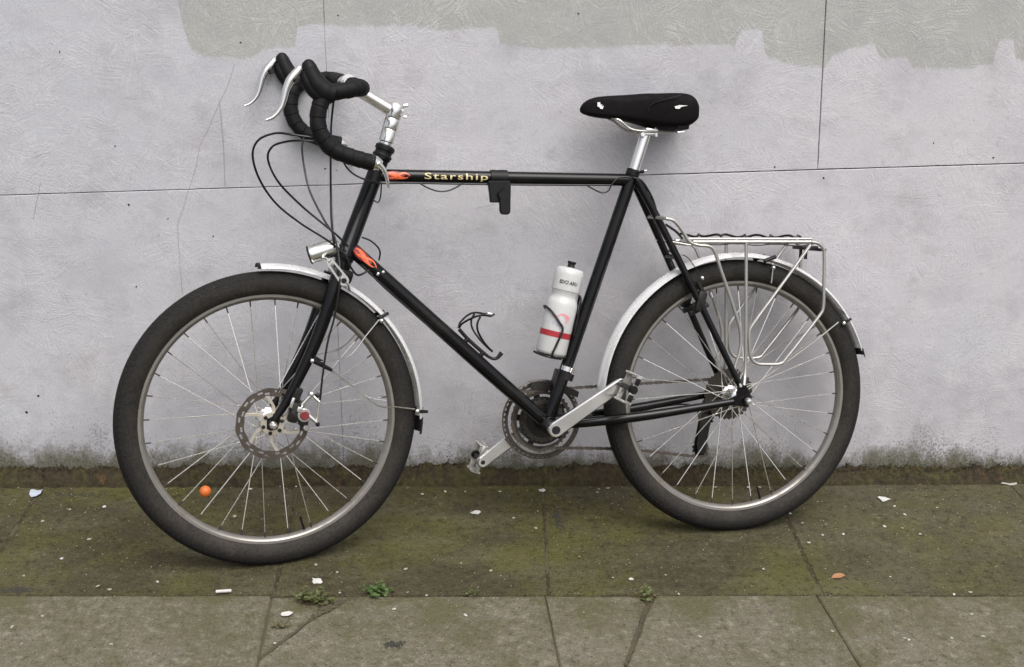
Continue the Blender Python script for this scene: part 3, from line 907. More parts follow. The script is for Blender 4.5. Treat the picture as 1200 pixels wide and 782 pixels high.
# ---- seat post, saddle
sp = MB()
SP1 = (-0.2285, 0.0, 0.9721)
sp.tube([mid(ST, BB, 0.15), ST, SP1], 0.0135, 20)
post = part(sp, 'seat_post', 'silver')
cl = MB()
cp = Vector(SP1)
cl.box(cp + Vector((0.008, 0, 0.004)), (0.030, 0.046, 0.008), Matrix.Rotation(0.06, 3, 'Y'), 0.003)
cl.cyl(cp + Vector((-0.014, -0.02, -0.006)), cp + Vector((-0.014, 0.02, -0.006)), 0.006, 12)
cl.cyl(cp + Vector((0.02, -0.014, -0.012)), cp + Vector((0.02, -0.014, 0.010)), 0.004, 10)
cl.box(cp + Vector((0.004, 0, -0.004)), (0.03, 0.03, 0.01), None, 0.003)
part(cl, 'saddle_clamp', 'silver', post)

tops = [(-0.3896, 0.0, 1.0255), (-0.3824, 0.0, 1.0383), (-0.3690, 0.0, 1.0471), (-0.3514, 0.0, 1.0531), (-0.3225, 0.0, 1.0557), (-0.2934, 0.0, 1.0569), (-0.2642, 0.0, 1.0587), (-0.2349, 0.0, 1.0621), (-0.2054, 0.0, 1.0647), (-0.1758, 0.0, 1.0654), (-0.1503, 0.0, 1.0644), (-0.1333, 0.0, 1.0588), (-0.1225, 0.0, 1.0460), (-0.1150, 0.0, 1.0262)]
bots = [(-0.3914, -0.0060, 1.0192), (-0.3845, -0.0140, 1.0138), (-0.3714, -0.0180, 1.0097), (-0.3556, -0.0200, 1.0057), (-0.3295, -0.0220, 1.0028), (-0.3016, -0.0250, 0.9997), (-0.2784, -0.0300, 0.9946), (-0.2562, -0.0380, 0.9873), (-0.2348, -0.0480, 0.9789), (-0.2114, -0.0580, 0.9744), (-0.1873, -0.0660, 0.9779), (-0.1686, -0.0660, 0.9847), (-0.1518, -0.0600, 0.9939), (-0.1359, -0.0460, 1.0048)]
wids = [0.0040, 0.012, 0.0185, 0.0225, 0.0245, 0.0275, 0.033, 0.042, 0.055, 0.068, 0.076, 0.076, 0.070, 0.052]
sm = MB()
NS = 26
V = []
for (tx, ty, tz), (bx_, by_, bz), w in zip(tops, bots, wids):
    h = tz - bz
    for j in range(NS):
        q = 2 * PI * j / NS
        c, s_ = math.cos(q), math.sin(q)
        yy = w * math.copysign(abs(c) ** 0.62, c)
        if s_ >= 0:
            zz = tz - h * 0.42 + h * 0.42 * abs(s_) ** 0.75
        else:
            zz = tz - h * 0.42 - h * 0.58 * abs(s_) ** 0.30
        if s_ > 0.85 and w > 0.05: zz -= 0.004
        V.append((tx + (bx_ + 0.0 - tx) * (0.35 if s_ < 0 else 0.0) * 0, yy, zz))
Fc = []
n = len(tops)
for i in range(n - 1):
    for j in range(NS):
        Fc.append((i * NS + j, i * NS + (j + 1) % NS, (i + 1) * NS + (j + 1) % NS, (i + 1) * NS + j))
Fc.append(tuple(range(NS))); Fc.append(tuple((n - 1) * NS + j for j in range(NS))[::-1])
sm.add(V, Fc)
saddle = part(sm, 'saddle', 'saddle', sharp=80)
sub = saddle.modifiers.new('smooth', 'SUBSURF'); sub.levels = 1; sub.render_levels = 2
def on_saddle(px_pts, lift=0.0009):
    """lay a flat print on the near flank of the saddle"""
    out = []
    for (x, y, z) in px_pts:
        i = max(k for k in range(n) if tops[k][0] <= x or k == 0); i = min(i, n - 2)
        t = (x - tops[i][0]) / (tops[i + 1][0] - tops[i][0])
        w = wids[i] + (wids[i + 1] - wids[i]) * t
        out.append((x, -(w + 0.0012) - lift, z))
    return out
rails = MB()
for s in (-1, 1):
    pts = [(x, s * 0.02, z) for x, y, z in [(-0.3165, -0.0200, 1.0039), (-0.3000, -0.0200, 0.9981), (-0.2813, -0.0200, 0.9835), (-0.2668, -0.0200, 0.9767), (-0.2459, -0.0200, 0.9738), (-0.2124, -0.0200, 0.9729), (-0.1829, -0.0200, 0.9720), (-0.1618, -0.0200, 0.9730), (-0.1448, -0.0200, 0.9790), (-0.1364, -0.0200, 0.9928)]]
    pts[0] = (pts[0][0], s * 0.012, pts[0][2]); pts[-1] = (pts[-1][0], s * 0.04, pts[-1][2])
    rails.tube(pts, 0.0028, 8, 4)
part(rails, 'saddle_rail', 'rack', saddle)
bg_ = MB()
bg_.box((Vector((-0.1571, -0.0300, 0.9842))), (0.030, 0.06, 0.020), Matrix.Rotation(-0.05, 3, 'Y'), 0.006)
part(bg_, 'saddle_bumper', 'black_plastic', saddle)
bb_ = MB().box((Vector((-0.1615, -0.0500, 0.9688))), (0.019, 0.012, 0.0035), Matrix.Rotation(-0.05, 3, 'Y'), 0.001)
part(bb_, 'bumper_trim', 'silver', saddle)
mk = MB()
for poly in ([(-0.3540, -0.0220, 1.0385), (-0.3479, -0.0220, 1.0386), (-0.3469, -0.0220, 1.0328), (-0.3427, -0.0220, 1.0338), (-0.3448, -0.0220, 1.0289), (-0.3397, -0.0220, 1.0309), (-0.3418, -0.0220, 1.0231), (-0.3479, -0.0220, 1.0240), (-0.3499, -0.0220, 1.0279), (-0.3540, -0.0220, 1.0288)],):
    mk.add(on_saddle(poly), [tuple(range(len(poly)))])
part(mk, 'logo_print', 'print_white', saddle)
mk = MB()
for poly in ([(-0.1825, -0.0750, 1.0266), (-0.1722, -0.0750, 1.0295), (-0.1535, -0.0750, 1.0281), (-0.1680, -0.0750, 1.0253), (-0.1722, -0.0750, 1.0208), (-0.1804, -0.0750, 1.0217)],):
    mk.add(on_saddle(poly), [tuple(range(len(poly)))])
part(mk, 'logo_print', 'print_white', saddle)
pp = on_saddle([(-0.2370, -0.0600, 1.0168), (-0.2329, -0.0600, 1.0304), (-0.2184, -0.0600, 1.0382), (-0.1936, -0.0600, 1.0451), (-0.1687, -0.0600, 1.0511)])
part(MB().tube(pp, 0.0012, 6, 4), 'piping', 'cable', saddle)

# ---- wheels
R0, RT = 0.307, 0.027
def make_wheel(front):
    rim = MB()
    rim.lathe([(0.274, -0.0095), (0.2775, -0.0125), (0.2878, -0.0130), (0.2885, -0.0115), (0.2800, -0.009), (0.2800, 0.009), (0.2885, 0.0115), (0.2878, 0.0130), (0.2775, 0.0125), (0.274, 0.0095), (0.2705, 0.004), (0.2705, -0.004)],
              (0, 0, 0), (0, 1, 0), 120, closed=True)
    wheel = part(rim, 'wheel', 'rim', front=front)
    if not front:
        wheel.matrix_local = Matrix.Translation((0, 0, RO))
    ty = MB()
    prof = []
    for j in range(25):
        q = R(-152) + R(304) * j / 24
        rr = RT * (1.0 + 0.018 * (abs(math.sin(4 * q)) if abs(q) < R(70) else 0))
        prof.append((R0 + rr * math.cos(q), rr * math.sin(q)))
    ty.lathe(prof, (0, 0, 0), (0, 1, 0), 160)
    base_m = BIKE @ (FRONT if front else Matrix.Translation((0, 0, RO)))
    inv = base_m.inverted()
    for i, v_ in enumerate(ty.v):                   # the loaded tyre flattens where it stands
        w_ = base_m @ Vector(v_)
        lim = 0.0026 if front else 0.0022
        if w_.z < lim:
            w_.z = lim - (lim - w_.z) * 0.15
            ty.v[i] = tuple(inv @ w_)
    part(ty, 'tyre', 'tyre', wheel)
    hub = MB()
    fl = 0.0285 if front else 0.0225
    half = 0.050 if front else 0.067
    hub.lathe([(0.0001, -half - 0.012), (0.0045, -half - 0.012), (0.005, -half), (0.0095, -half), (0.0105, -0.036), (fl - 0.002, -0.032), (fl, -0.030), (fl, -0.027), (0.016, -0.023), (0.013, 0),
               (0.016, 0.023), (0.0225, 0.027), (0.0225, 0.030), (0.018, 0.034), (0.0095, half), (0.005, half), (0.0045, half + 0.01), (0.0001, half + 0.01)], (0, 0, 0), (0, 1, 0), 28)
    part(hub, 'hub', 'silver', wheel)
    # quick release end on the near side
    qr = MB()
    qr.lathe([(0.0001, -half - 0.0225), (0.006, -half - 0.0215), (0.0085, -half - 0.016), (0.0085, -half - 0.0095), (0.0001, -half - 0.009)], (0, 0, 0), (0, 1, 0), 16)
    part(qr, 'axle_nut', 'silver', wheel)
    base = {}
    for s in (-1, 1):
        for d in (-1, 1):
            q = R(67.5) * d
            rf = (fl if s < 0 else 0.0225) - 0.003
            a = (rf * math.cos(q), s * (0.0285 + 0.0012 * d), rf * math.sin(q))
            mb = MB().tube([a, mid(a, (0.2715, s * 0.003, 0), 0.955)], 0.00125, 5)
            nip = mid(a, (0.2715, s * 0.003, 0), 0.95)
            mb.tube([nip, (0.2725, s * 0.003, 0)], 0.0017, 6, mi=1)
            o = part(mb, 'spoke', ['spoke', 'rivet'], wheel)
            base[s, d] = [o, False]
    k0 = R(4) if front else R(1)
    for k in range(32):
        s = -1 if k % 2 == 0 else 1
        d = -1 if (k // 2) % 2 == 0 else 1
        o, used = base[s, d]
        if used:
            o2 = o.copy(); col.objects.link(o2); o2.parent = wheel
            o = o2
        else:
            base[s, d][1] = True
        o.rotation_euler = (0, k0 + 2 * PI * k / 32, 0)
    vt = MB().tube([(0.272, 0, 0), (0.238, 0, 0)], [0.003, 0.0024], 8)
    vo = part(vt, 'valve', 'black_plastic', wheel)
    vo.rotation_euler = (0, R(75), 0)
    return wheel
front_wheel = make_wheel(True)
rear_wheel = make_wheel(False)

# disc rotor on the near side of the front hub
rt = MB()
bm = bmesh.new()
NR = 120
rad = [0.0615, 0.066, 0.0705, 0.075, 0.080]
vv = [[bm.verts.new((r_ * (1 + (0.012 * math.sin(i / NR * 2 * PI * 12) if j in (0, 4) else 0)) * math.cos(2 * PI * i / NR), 0, r_ * (1 + (0.012 * math.sin(i / NR * 2 * PI * 12) if j in (0, 4) else 0)) * math.sin(2 * PI * i / NR))) for i in range(NR)] for j, r_ in enumerate(rad)]
for j in range(4):
    for i in range(NR):
        if (j == 1 and i % 10 in (1, 2, 3)) or (j == 2 and i % 10 in (5, 6, 7)): continue
        bm.faces.new((vv[j][i], vv[j][(i + 1) % NR], vv[j + 1][(i + 1) % NR], vv[j + 1][i]))
bmesh.ops.solidify(bm, geom=bm.faces[:], thickness=0.0018)
rt.bm(bm, Matrix.Translation((0, -0.0445, 0)))
part(rt, 'disc_rotor', 'rotor', front_wheel)
cr = MB()
for i in range(6):
    a = 2 * PI * i / 6 + 0.25
    b = a + 0.42
    e = lambda r_, t: (r_ * math.cos(t), -0.0448, r_ * math.sin(t))
    cr.plate([e(0.020, a - 0.22), e(0.040, a + 0.10), e(0.0635, b - 0.07), e(0.0635, b + 0.07), e(0.041, a + 0.28), e(0.021, a + 0.25)], (0, 0.003, 0), 0.0004)
cr.lathe([(0.012, -0.0478), (0.0255, -0.0478), (0.0265, -0.0465), (0.0265, -0.0415), (0.012, -0.0415)], (0, 0, 0), (0, 1, 0), 30)
part(cr, 'rotor_carrier', 'gold', front_wheel)
bl_ = MB()
for i in range(6):
    a = 2 * PI * i / 6 + 0.25
    bl_.cyl((0.021 * math.cos(a), -0.0476, 0.021 * math.sin(a)), (0.021 * math.cos(a), -0.0515, 0.021 * math.sin(a)), 0.0044, 8)
part(bl_, 'rotor_bolt', 'black_steel', front_wheel)
ob = MB().ball((-0.1467, -0.0080, -0.1499), 0.0128, 16, 10)
part(ob, 'spoke_bead', 'orange', front_wheel, label='round orange bead clipped on a spoke')

# cassette, far side of the rear hub
cas = MB()
def ring_teeth(mb, r_out, teeth, r_in, y, th, seg=4, arms=0, tooth=0.0032):
    pr, ri = [], []
    N = teeth * seg
    bm = bmesh.new()
    o_, i_ = [], []
    for k in range(N):
        a = 2 * PI * k / N
        ph = k % seg
        r_ = r_out if ph in (0, 1) else r_out - tooth
        o_.append(bm.verts.new((r_ * math.cos(a), 0, r_ * math.sin(a))))
        i_.append(bm.verts.new((r_in * math.cos(a), 0, r_in * math.sin(a))))
    for k in range(N):
        bm.faces.new((o_[k], o_[(k + 1) % N], i_[(k + 1) % N], i_[k]))
    bmesh.ops.solidify(bm, geom=bm.faces[:], thickness=th)
    mb.bm(bm, Matrix.Translation((0, y, 0)))
for i, T_ in enumerate((32, 28, 24, 21, 18, 16, 14, 12)):
    ring_teeth(cas, T_ * 0.00203, T_, 0.016, 0.036 + i * 0.0042, 0.0018)
part(cas, 'cassette', 'sprocket', rear_wheel)

# ---- fork (steered)
fk = MB()
ax_b, ax_t = Vector((0.1695, 0.0, 0.3378)), Vector((0.1778, 0.0, 0.3625))
fk.cyl(ax_b + Vector((-0.004, 0, -0.018)), ax_t, 0.0195, 20)
fk.box(ax_b + Vector((-0.003, 0, -0.016)), (0.040, 0.108, 0.030), Matrix.Rotation(0.33, 3, 'Y'), 0.009)
fork = part(fk, 'fork', 'frame', front=True)
NB = [(0.1529, -0.0460, 0.3230), (0.1346, -0.0460, 0.2707), (0.1163, -0.0460, 0.2183), (0.0961, -0.0460, 0.1697), (0.0722, -0.0460, 0.1213), (0.0445, -0.0460, 0.0694), (0.0229, -0.0460, 0.0344), (0.0054, -0.0460, 0.0107)]
for s in (1, -1):
    pts = [(x, s * y, z) for x, y, z in NB]
    pts[0] = (pts[0][0], pts[0][1] * 0.93, pts[0][2])
    b = MB().tube(pts, [0.0158, 0.0155, 0.0148, 0.0140, 0.0125, 0.0108, 0.0095, 0.0085], 16, 5)
    part(b, 'fork_blade', 'frame', fork)
    e = pts[-1]
    d = MB()
    d.plate([(0.012, e[1] - s * 0.004, 0.022), (-0.012, e[1] - s * 0.004, 0.012), (-0.013, e[1] - s * 0.004, -0.010), (-0.004, e[1] - s * 0.004, -0.015), (0.010, e[1] - s * 0.004, -0.012), (0.018, e[1] - s * 0.004, 0.008)], (0, s * 0.006, 0))
    d.tube([(e[0], e[1], e[2]), (0.003, e[1], 0.006)], [0.0085, 0.008], 12)
    part(d, 'fork_end', 'frame', fork)
hs = MB()
part(MB().lathe([(0.0001, -0.003), (0.0225, -0.003), (0.0225, 0.004), (0.0205, 0.007), (0.0001, 0.007)], HT0, -hd, 24), 'headset', 'black_plastic')
tp = Vector(HT1)
hs.lathe([(0.0001, 0), (0.0220, 0), (0.0225, 0.004), (0.0195, 0.008), (0.0195, 0.014), (0.0225, 0.016), (0.0225, 0.024), (0.0180, 0.028), (0.0001, 0.028)], tp - hd * 0.006, hd, 24)
part(hs, 'headset', 'black_plastic')

# ---- stem and handlebar (steered)
Q0, Q1 = Vector((0.2760, 0.0, 0.6108)), Vector((0.2988, 0.0, 0.6864))
qd = (Q1 - Q0).normalized()
QL = (Q1 - Q0).length
stm = MB()
stm.lathe([(0.0001, -0.02), (0.0145, -0.02), (0.0145, 0.004), (0.0176, 0.006), (0.0176, QL * 0.40), (0.0166, QL * 0.42), (0.0176, QL * 0.45), (0.0176, QL * 0.72), (0.0166, QL * 0.74), (0.0176, QL * 0.77), (0.0180, QL * 0.82), (0.0192, QL * 0.9),
           (0.0195, QL * 1.08), (0.0170, QL * 1.16), (0.0001, QL * 1.17)], Q0, qd, 24)
BC = Vector((0.2166, 0.0, 0.7355))                          # bar centre
sa = Q0 + qd * QL * 0.93
BC = Vector(((0.1858, -0.1850, 0.7202)[0] + 0.006, 0, (0.1858, -0.1850, 0.7202)[2] + 0.185 * 0.122))
stm.tube([sa, sa.lerp(BC, 0.5), BC], [0.0150, 0.0135, 0.0140], 18)
stm.cyl(BC + Vector((0, -0.024, 0)), BC + Vector((0, 0.024, 0)), 0.0190, 22)
stem = part(stm, 'stem', 'silver', front=True)
bt = MB()
for dz in (0.5, 1.0):
    q = Q0 + qd * QL * dz
    bt.cyl(q + Vector((0.014, -0.017, -0.002)), q + Vector((0.014, 0.014, -0.002)), 0.0038, 8) if dz == 1.0 else None
q = Q0 + qd * QL * 0.98
bt.cyl(q + Vector((0.016, -0.012, 0.010)), q + Vector((0.027, -0.012, 0.012)), 0.0042, 8)
bt.cyl(q + Vector((0.016, -0.012, -0.014)), q + Vector((0.024, -0.012, -0.014)), 0.0038, 8)
part(bt, 'stem_bolt', 'silver', stem)

ROLL = 0.122                                        # the bar sits a little crooked in its clamp
HWB = 0.185
def far(pts, s, dy=0.0):
    """near side points, or their twins across the bar, sheared by the bar's roll"""
    return [(x, s * (y - dy), z + (HWB + s * y) * ROLL) for x, y, z in pts]
near = [(0.1858, -0.1850, 0.7202), (0.1573, -0.1850, 0.7171), (0.1290, -0.1850, 0.7123), (0.1077, -0.1850, 0.7008), (0.0976, -0.1850, 0.6827), (0.0935, -0.1850, 0.6586), (0.0956, -0.1850, 0.6380), (0.1056, -0.1850, 0.6157), (0.1245, -0.1850, 0.5958), (0.1544, -0.1850, 0.5836), (0.1828, -0.1850, 0.5749), (0.2079, -0.1850, 0.5687)]
zc = near[0][2] + HWB * ROLL                        # height of the bar's centre
BC.x = near[0][0] + 0.006; BC.z = zc
bar = MB()
bar.tube([(BC.x, -0.09, zc - 0.09 * ROLL), (BC.x, 0.09, zc + 0.09 * ROLL)], 0.0128, 16)
hbar = part(bar, 'handlebar', 'silver', front=True)
for s in (1, -1):
    top_ = [(BC.x, -0.050, zc - 0.050 * ROLL), (BC.x, -0.09, zc - 0.09 * ROLL), (BC.x, -0.135, zc - 0.135 * ROLL), (BC.x - 0.004, -0.168, zc - 0.168 * ROLL)]
    pts = [(x, s * y, zc + s * (z - zc)) for x, y, z in top_] + far([(near[0][0] - 0.016, -0.182, near[0][2])] + near[1:], s)
    dense = catmull(pts, 14)
    L = 0; rr = []
    for i, p in enumerate(dense):
        if i: L += (p - dense[i - 1]).length
        ph = (L % 0.023) / 0.023
        rr.append(0.0166 + 0.0013 * ph)
    tp_ = MB().tube(dense, rr, 18, 0)
    part(tp_, 'bar_tape', 'tape', hbar)
    # brake hood and lever
    hp = far([(0.1268, -0.1870, 0.7087), (0.1094, -0.1870, 0.7136), (0.0924, -0.1870, 0.7286), (0.0825, -0.1870, 0.7471), (0.0777, -0.1870, 0.7622), (0.0745, -0.1870, 0.7723), (0.0729, -0.1870, 0.7765)], s)
    hdm = MB().tube(hp, [0.0195, 0.0220, 0.0210, 0.0182, 0.0155, 0.0108, 0.003], 18, 6, flat=1.0)
    hood = part(hdm, 'brake_hood', 'hood', hbar)
    # rubber body below the lever pivot
    hb = MB().tube(far([(0.0688, -0.1870, 0.7536), (0.0734, -0.1870, 0.7334), (0.0868, -0.1870, 0.7149), (0.1039, -0.1870, 0.7015)], s), [0.0100, 0.0135, 0.0150, 0.0150], 16, 5, flat=1.0)
    part(hb, 'hood_base', 'hood', hood)
    lp = far([(0.0604, -0.1870, 0.7602), (0.0497, -0.1870, 0.7473), (0.0391, -0.1870, 0.7344), (0.0309, -0.1870, 0.7173), (0.0261, -0.1870, 0.7003), (0.0205, -0.1870, 0.6833), (0.0115, -0.1870, 0.6696), (0.0010, -0.1870, 0.6602), (-0.0119, -0.1870, 0.6550)], s)
    lv = MB()
    P = catmull(lp, 5)
    N = len(P)
    prof_w = resample_r([0.0085, 0.0095, 0.0095, 0.0085, 0.0078, 0.0072, 0.0068, 0.0062, 0.0045], N)
    prof_t = resample_r([0.0075, 0.0092, 0.0092, 0.0075, 0.0066, 0.0056, 0.0048, 0.0040, 0.0028], N)
    V = []; Fc = []
    for i in range(N):
        t = (P[min(i + 1, N - 1)] - P[max(i - 1, 0)]).normalized()
        side = Vector((0, 1, 0)); nm = t.cross(side).normalized()
        for j in range(12):
            q = 2 * PI * j / 12
            V.append(P[i] + side * prof_w[i] * math.cos(q) + nm * prof_t[i] * math.sin(q))
    for i in range(N - 1):
        for j in range(12):
            Fc.append((i * 12 + j, i * 12 + (j + 1) % 12, (i + 1) * 12 + (j + 1) % 12, (i + 1) * 12 + j))
    Fc.append(tuple(range(12))); Fc.append(tuple((N - 1) * 12 + j for j in range(12)))
    lv.add(V, Fc)
    part(lv, 'brake_lever', 'silver', hbar, sharp=60)
    pv = MB()
    pc = Vector(far([(0.0511, -0.1870, 0.7338)], s)[0])
    pv.cyl(pc + Vector((0, -0.0135, 0)), pc + Vector((0, 0.0135, 0)), 0.0055, 12)
    part(pv, 'lever_pivot', 'black_steel', hbar)
    # bar-end shifter
    ep = far([(0.2025, -0.1850, 0.5704), (0.2133, -0.1850, 0.5678), (0.2223, -0.1850, 0.5634)], s)
    es = MB().tube(ep, [0.0175, 0.0145, 0.0105], 16, 4)
    sh = part(es, 'bar_end_shifter', 'silver', hbar)
    ls = far([(0.2152, -0.1850, 0.5687), (0.2276, -0.1850, 0.5545), (0.2337, -0.1850, 0.5368), (0.2370, -0.1850, 0.5172)], s, 0.008)
    part(MB().tube(ls, [0.0085, 0.0068, 0.0055, 0.0042], 12, 5, flat=0.7), 'shift_lever', 'silver', sh)

# ---- front mudguard (steered) and rear mudguard
def guard(mb, a0, a1, r_, w, th=0.0011, n=70, cen=(0, 0, 0)):
    """curved section swept about the wheel axis"""
    prof = []
    K_ = 10
    for j in range(K_ + 1):
        t = -1 + 2 * j / K_
        prof.append((r_ - 0.0105 * abs(t) ** 2.2, w * t))
    inner = [(a - th, b * (1 - th / w)) for a, b in prof[::-1]]
    pr = prof + inner
    m_ = len(pr)
    V = []; Fc = []
    for i in range(n + 1):
        a = a0 + (a1 - a0) * i / n
        for (rr, y) in pr:
            V.append((cen[0] + rr * math.cos(a), cen[1] + y, cen[2] + rr * math.sin(a)))
    for i in range(n):
        for j in range(m_):
            Fc.append((i * m_ + j, i * m_ + (j + 1) % m_, (i + 1) * m_ + (j + 1) % m_, (i + 1) * m_ + j))
    Fc.append(tuple(range(m_))); Fc.append(tuple(n * m_ + j for j in range(m_)))
    mb.add(V, Fc)
    return mb
gf = guard(MB(), R(91.8), R(-3), 0.3515, 0.0265)
guard_f = part(gf, 'mudguard', 'fender', front=True)
tipf = guard(MB(), R(93.1), R(91.8), 0.3530, 0.0280, n=3)
part(tipf, 'mudguard_tip', 'black_plastic', guard_f)
tipb = guard(MB(), R(-3), R(-9), 0.3535, 0.0275, n=6)
part(tipb, 'mudflap', 'black_plastic', guard_f)
gr_ = guard(MB(), R(176), R(17.5), 0.3515, 0.0275, cen=(0, 0, RO))
guard_r = part(gr_, 'mudguard', 'fender')
part(guard(MB(), R(17.5), R(14.5), 0.3545, 0.0285, n=4, cen=(0, 0, RO)), 'mudguard_tip', 'black_plastic', guard_r)
for s in (1, -1):
    for pts in ([(0.1012, -0.0550, 0.1326), (0.1393, -0.0550, 0.1372), (0.1758, -0.0550, 0.1458), (0.2132, -0.0550, 0.1843), (0.2468, -0.0550, 0.2193)],):
        q = [(x, s * y, z) for x, y, z in pts]
        q[-1] = (q[-1][0], s * -0.031, q[-1][2]); q[-2] = (q[-2][0], s * -0.040, q[-2][2])
        part(MB().tube(q, 0.0017, 7, 3), 'stay', 'silver', guard_f)
    for pts in ([(0.1012, -0.0550, 0.1307), (0.1273, -0.0550, 0.1158), (0.1819, -0.0550, 0.0720), (0.2355, -0.0550, 0.0265), (0.2787, -0.0550, 0.0177), (0.3263, -0.0550, 0.0075)],):
        q = [(x, s * y, z) for x, y, z in pts]
        q[-1] = (q[-1][0], s * -0.031, q[-1][2]); q[-2] = (q[-2][0], s * -0.038, q[-2][2])
        part(MB().tube(q, 0.0017, 7, 3), 'stay', 'silver', guard_f)
    for (x, y, z) in [(0.2521, -0.0310, 0.2161), (0.3324, -0.0310, 0.0024)]:
        part(MB().ball((x, s * y, z), 0.0058, 10, 6), 'stay_end_cap', 'silver', guard_f)
    for a, b in (((0.2470, -0.0280, 0.2218), (0.2707, -0.0200, 0.2316)), ((0.3271, -0.0280, 0.0022), (0.3595, -0.0200, -0.0027))):
        a = (a[0], s * a[1], a[2]); b = (b[0], s * b[1], b[2])
        part(MB().tube([a, b], [0.0048, 0.0036], 8), 'stay_bracket', 'black_plastic', guard_f)
    fm = MB()
    a, b = (0.0930, -0.0600, 0.1376), (0.1326, -0.0570, 0.1139)
    fm.tube([(a[0], s * a[1], a[2]), (b[0], s * b[1], b[2])], [0.0062, 0.0040], 10)
    part(fm, 'stay_mount', 'black_plastic', guard_f)
    fm = MB()
    a, b = (0.0889, -0.0620, 0.1382), (0.0977, -0.0650, 0.1362)
    fm.ball((a[0], s * a[1], a[2]), 0.0056, 10, 6)
    part(fm, 'stay_bolt', 'silver', guard_f)
    # rear stays
    for pts in ([(0.0114, -0.0600, 0.3599), (0.0705, -0.0600, 0.3966), (0.1367, -0.0600, 0.4396), (0.1967, -0.0600, 0.4727), (0.2570, -0.0600, 0.5102)],):
        q = [(x, s * y, z) for x, y, z in pts]
        q[-1] = (q[-1][0], s * -0.033, q[-1][2]); q[-2] = (q[-2][0], s * -0.045, q[-2][2])
        part(MB().tube(q, 0.0017, 7, 3), 'stay', 'rack', guard_r)
    e1 = (0.2715, -0.0330, 0.5071); e2 = (0.2957, -0.0220, 0.5159)
    c1 = MB().ball((e1[0], s * e1[1], e1[2]), 0.0056, 10, 6)
    part(c1, 'stay_end_cap', 'silver', guard_r)
    part(MB().tube([(e1[0], s * e1[1], e1[2]), (e2[0], s * e2[1], e2[2])], [0.0045, 0.0034], 8), 'stay_bracket', 'black_plastic', guard_r)
    q = [(x, s * y, z) for x, y, z in [(0.0768, -0.0360, 0.6110), (0.0808, -0.0360, 0.6479)]]
    part(MB().tube(q, 0.0018, 7), 'stay', 'rack', guard_r)
    e1 = (0.0829, -0.0340, 0.6478)
    part(MB().ball((e1[0], s * e1[1], e1[2]), 0.0056, 10, 6), 'stay_end_cap', 'rack', guard_r)
    e2 = (0.0701, -0.0300, 0.6643); e3 = (0.0899, -0.0300, 0.6742)
    part(MB().tube([(e2[0] - 0.01, s * e2[1], e2[2]), (e3[0], s * e3[1], e3[2])], 0.0048, 8), 'stay_bracket', 'black_plastic', guard_r)

# ---- headlight (steered)
h0, h1 = Vector((0.0987, 0.0020, 0.3664)), Vector((0.1641, -0.0140, 0.3867))
hdv = (h1 - h0).normalized(); HLn = (h1 - h0).length
hl = MB()
hl.lathe([(0.0150, 0.002), (0.0190, 0.0), (0.0205, 0.002), (0.0208, 0.007), (0.0202, 0.009), (0.0202, HLn * 0.75), (0.0190, HLn * 0.92), (0.0140, HLn), (0.0001, HLn)], h0, hdv, 28)
lamp = part(hl, 'headlight', 'silver', front=True)
part(MB().lathe([(0.0001, 0.001), (0.010, 0.0025), (0.0165, 0.004)], h0, hdv, 24), 'lens', 'glass', lamp)
part(MB().lathe([(0.0170, 0.0008), (0.0200, -0.0012), (0.0212, 0.0005), (0.0212, 0.0025), (0.0203, 0.003)], h0, hdv, 28), 'bezel', 'black_plastic', lamp)
a, b = Vector((0.1337, -0.0620, 0.3550)), Vector((0.1629, -0.0620, 0.3128))
dd = (b - a).normalized(); nn = Vector((-dd.z, 0, dd.x))
lk = MB()
Lb = (b - a).length
out_, hole = [], []
for i in range(24):
    q = 2 * PI * i / 24
    ex = a if math.cos(q) < 0 else b
    rw = 0.0085 if math.cos(q) < 0 else 0.0115
    out_.append(ex + dd * rw * math.cos(q) + nn * rw * math.sin(q))
sl0, sl1 = a + dd * Lb * 0.16, a + dd * Lb * 0.66
for i in range(20):
    q = 2 * PI * i / 20
    ex = sl0 if math.cos(q) < 0 else sl1
    rw = 0.0045 if math.cos(q) < 0 else 0.006
    hole.append(ex + dd * rw * math.cos(q) + nn * rw * math.sin(q))
lk.plate(out_, (0, 0.004, 0), holes=[hole])
lk.tube([b + dd * 0.004, b + Vector((0.010, 0.002, -0.010)), b + Vector((0.013, 0.004, -0.024))], 0.0042, 8, 3, flat=0.5)
lk.tube([a, a + Vector((-0.004, 0.025, 0.004)), a + Vector((-0.008, 0.050, 0.004))], 0.0045, 8)
part(lk, 'bracket', 'silver', lamp)
part(MB().cyl(b + Vector((0, -0.003, 0)), b + Vector((0, 0.015, 0)), 0.0062, 14), 'bracket_bolt', 'black_steel', lamp)

# ---- front disc caliper (steered)
ca = MB()
c0 = Vector((0.0670, -0.0620, 0.0191))
ca.box(c0 + Vector((-0.020, 0.012, 0.006)), (0.022, 0.038, 0.046), Matrix.Rotation(0.30, 3, 'Y'), 0.006)
ca.box(c0 + Vector((-0.001, 0.014, -0.018)), (0.020, 0.030, 0.020), Matrix.Rotation(-0.25, 3, 'Y'), 0.006)
ca.box(c0 + Vector((-0.012, 0.016, 0.045)), (0.020, 0.020, 0.030), Matrix.Rotation(0.40, 3, 'Y'), 0.004)
cal = part(ca, 'brake_caliper', 'black_steel', front=True)
cb = MB()
cb.cyl(c0 + Vector((0, -0.010, 0)), c0 + Vector((0, 0.012, 0)), 0.0150, 22)
ar = Vector((0.0953, -0.0700, -0.0005)); at = Vector((0.1003, -0.0700, 0.0472)); ac = Vector((0.0844, -0.0660, 0.0647))
cb.tube([c0 + Vector((0.004, -0.006, 0.004)), ar], [0.0052, 0.0040], 8)
cb.tube([ar, at], [0.0036, 0.0030], 8)
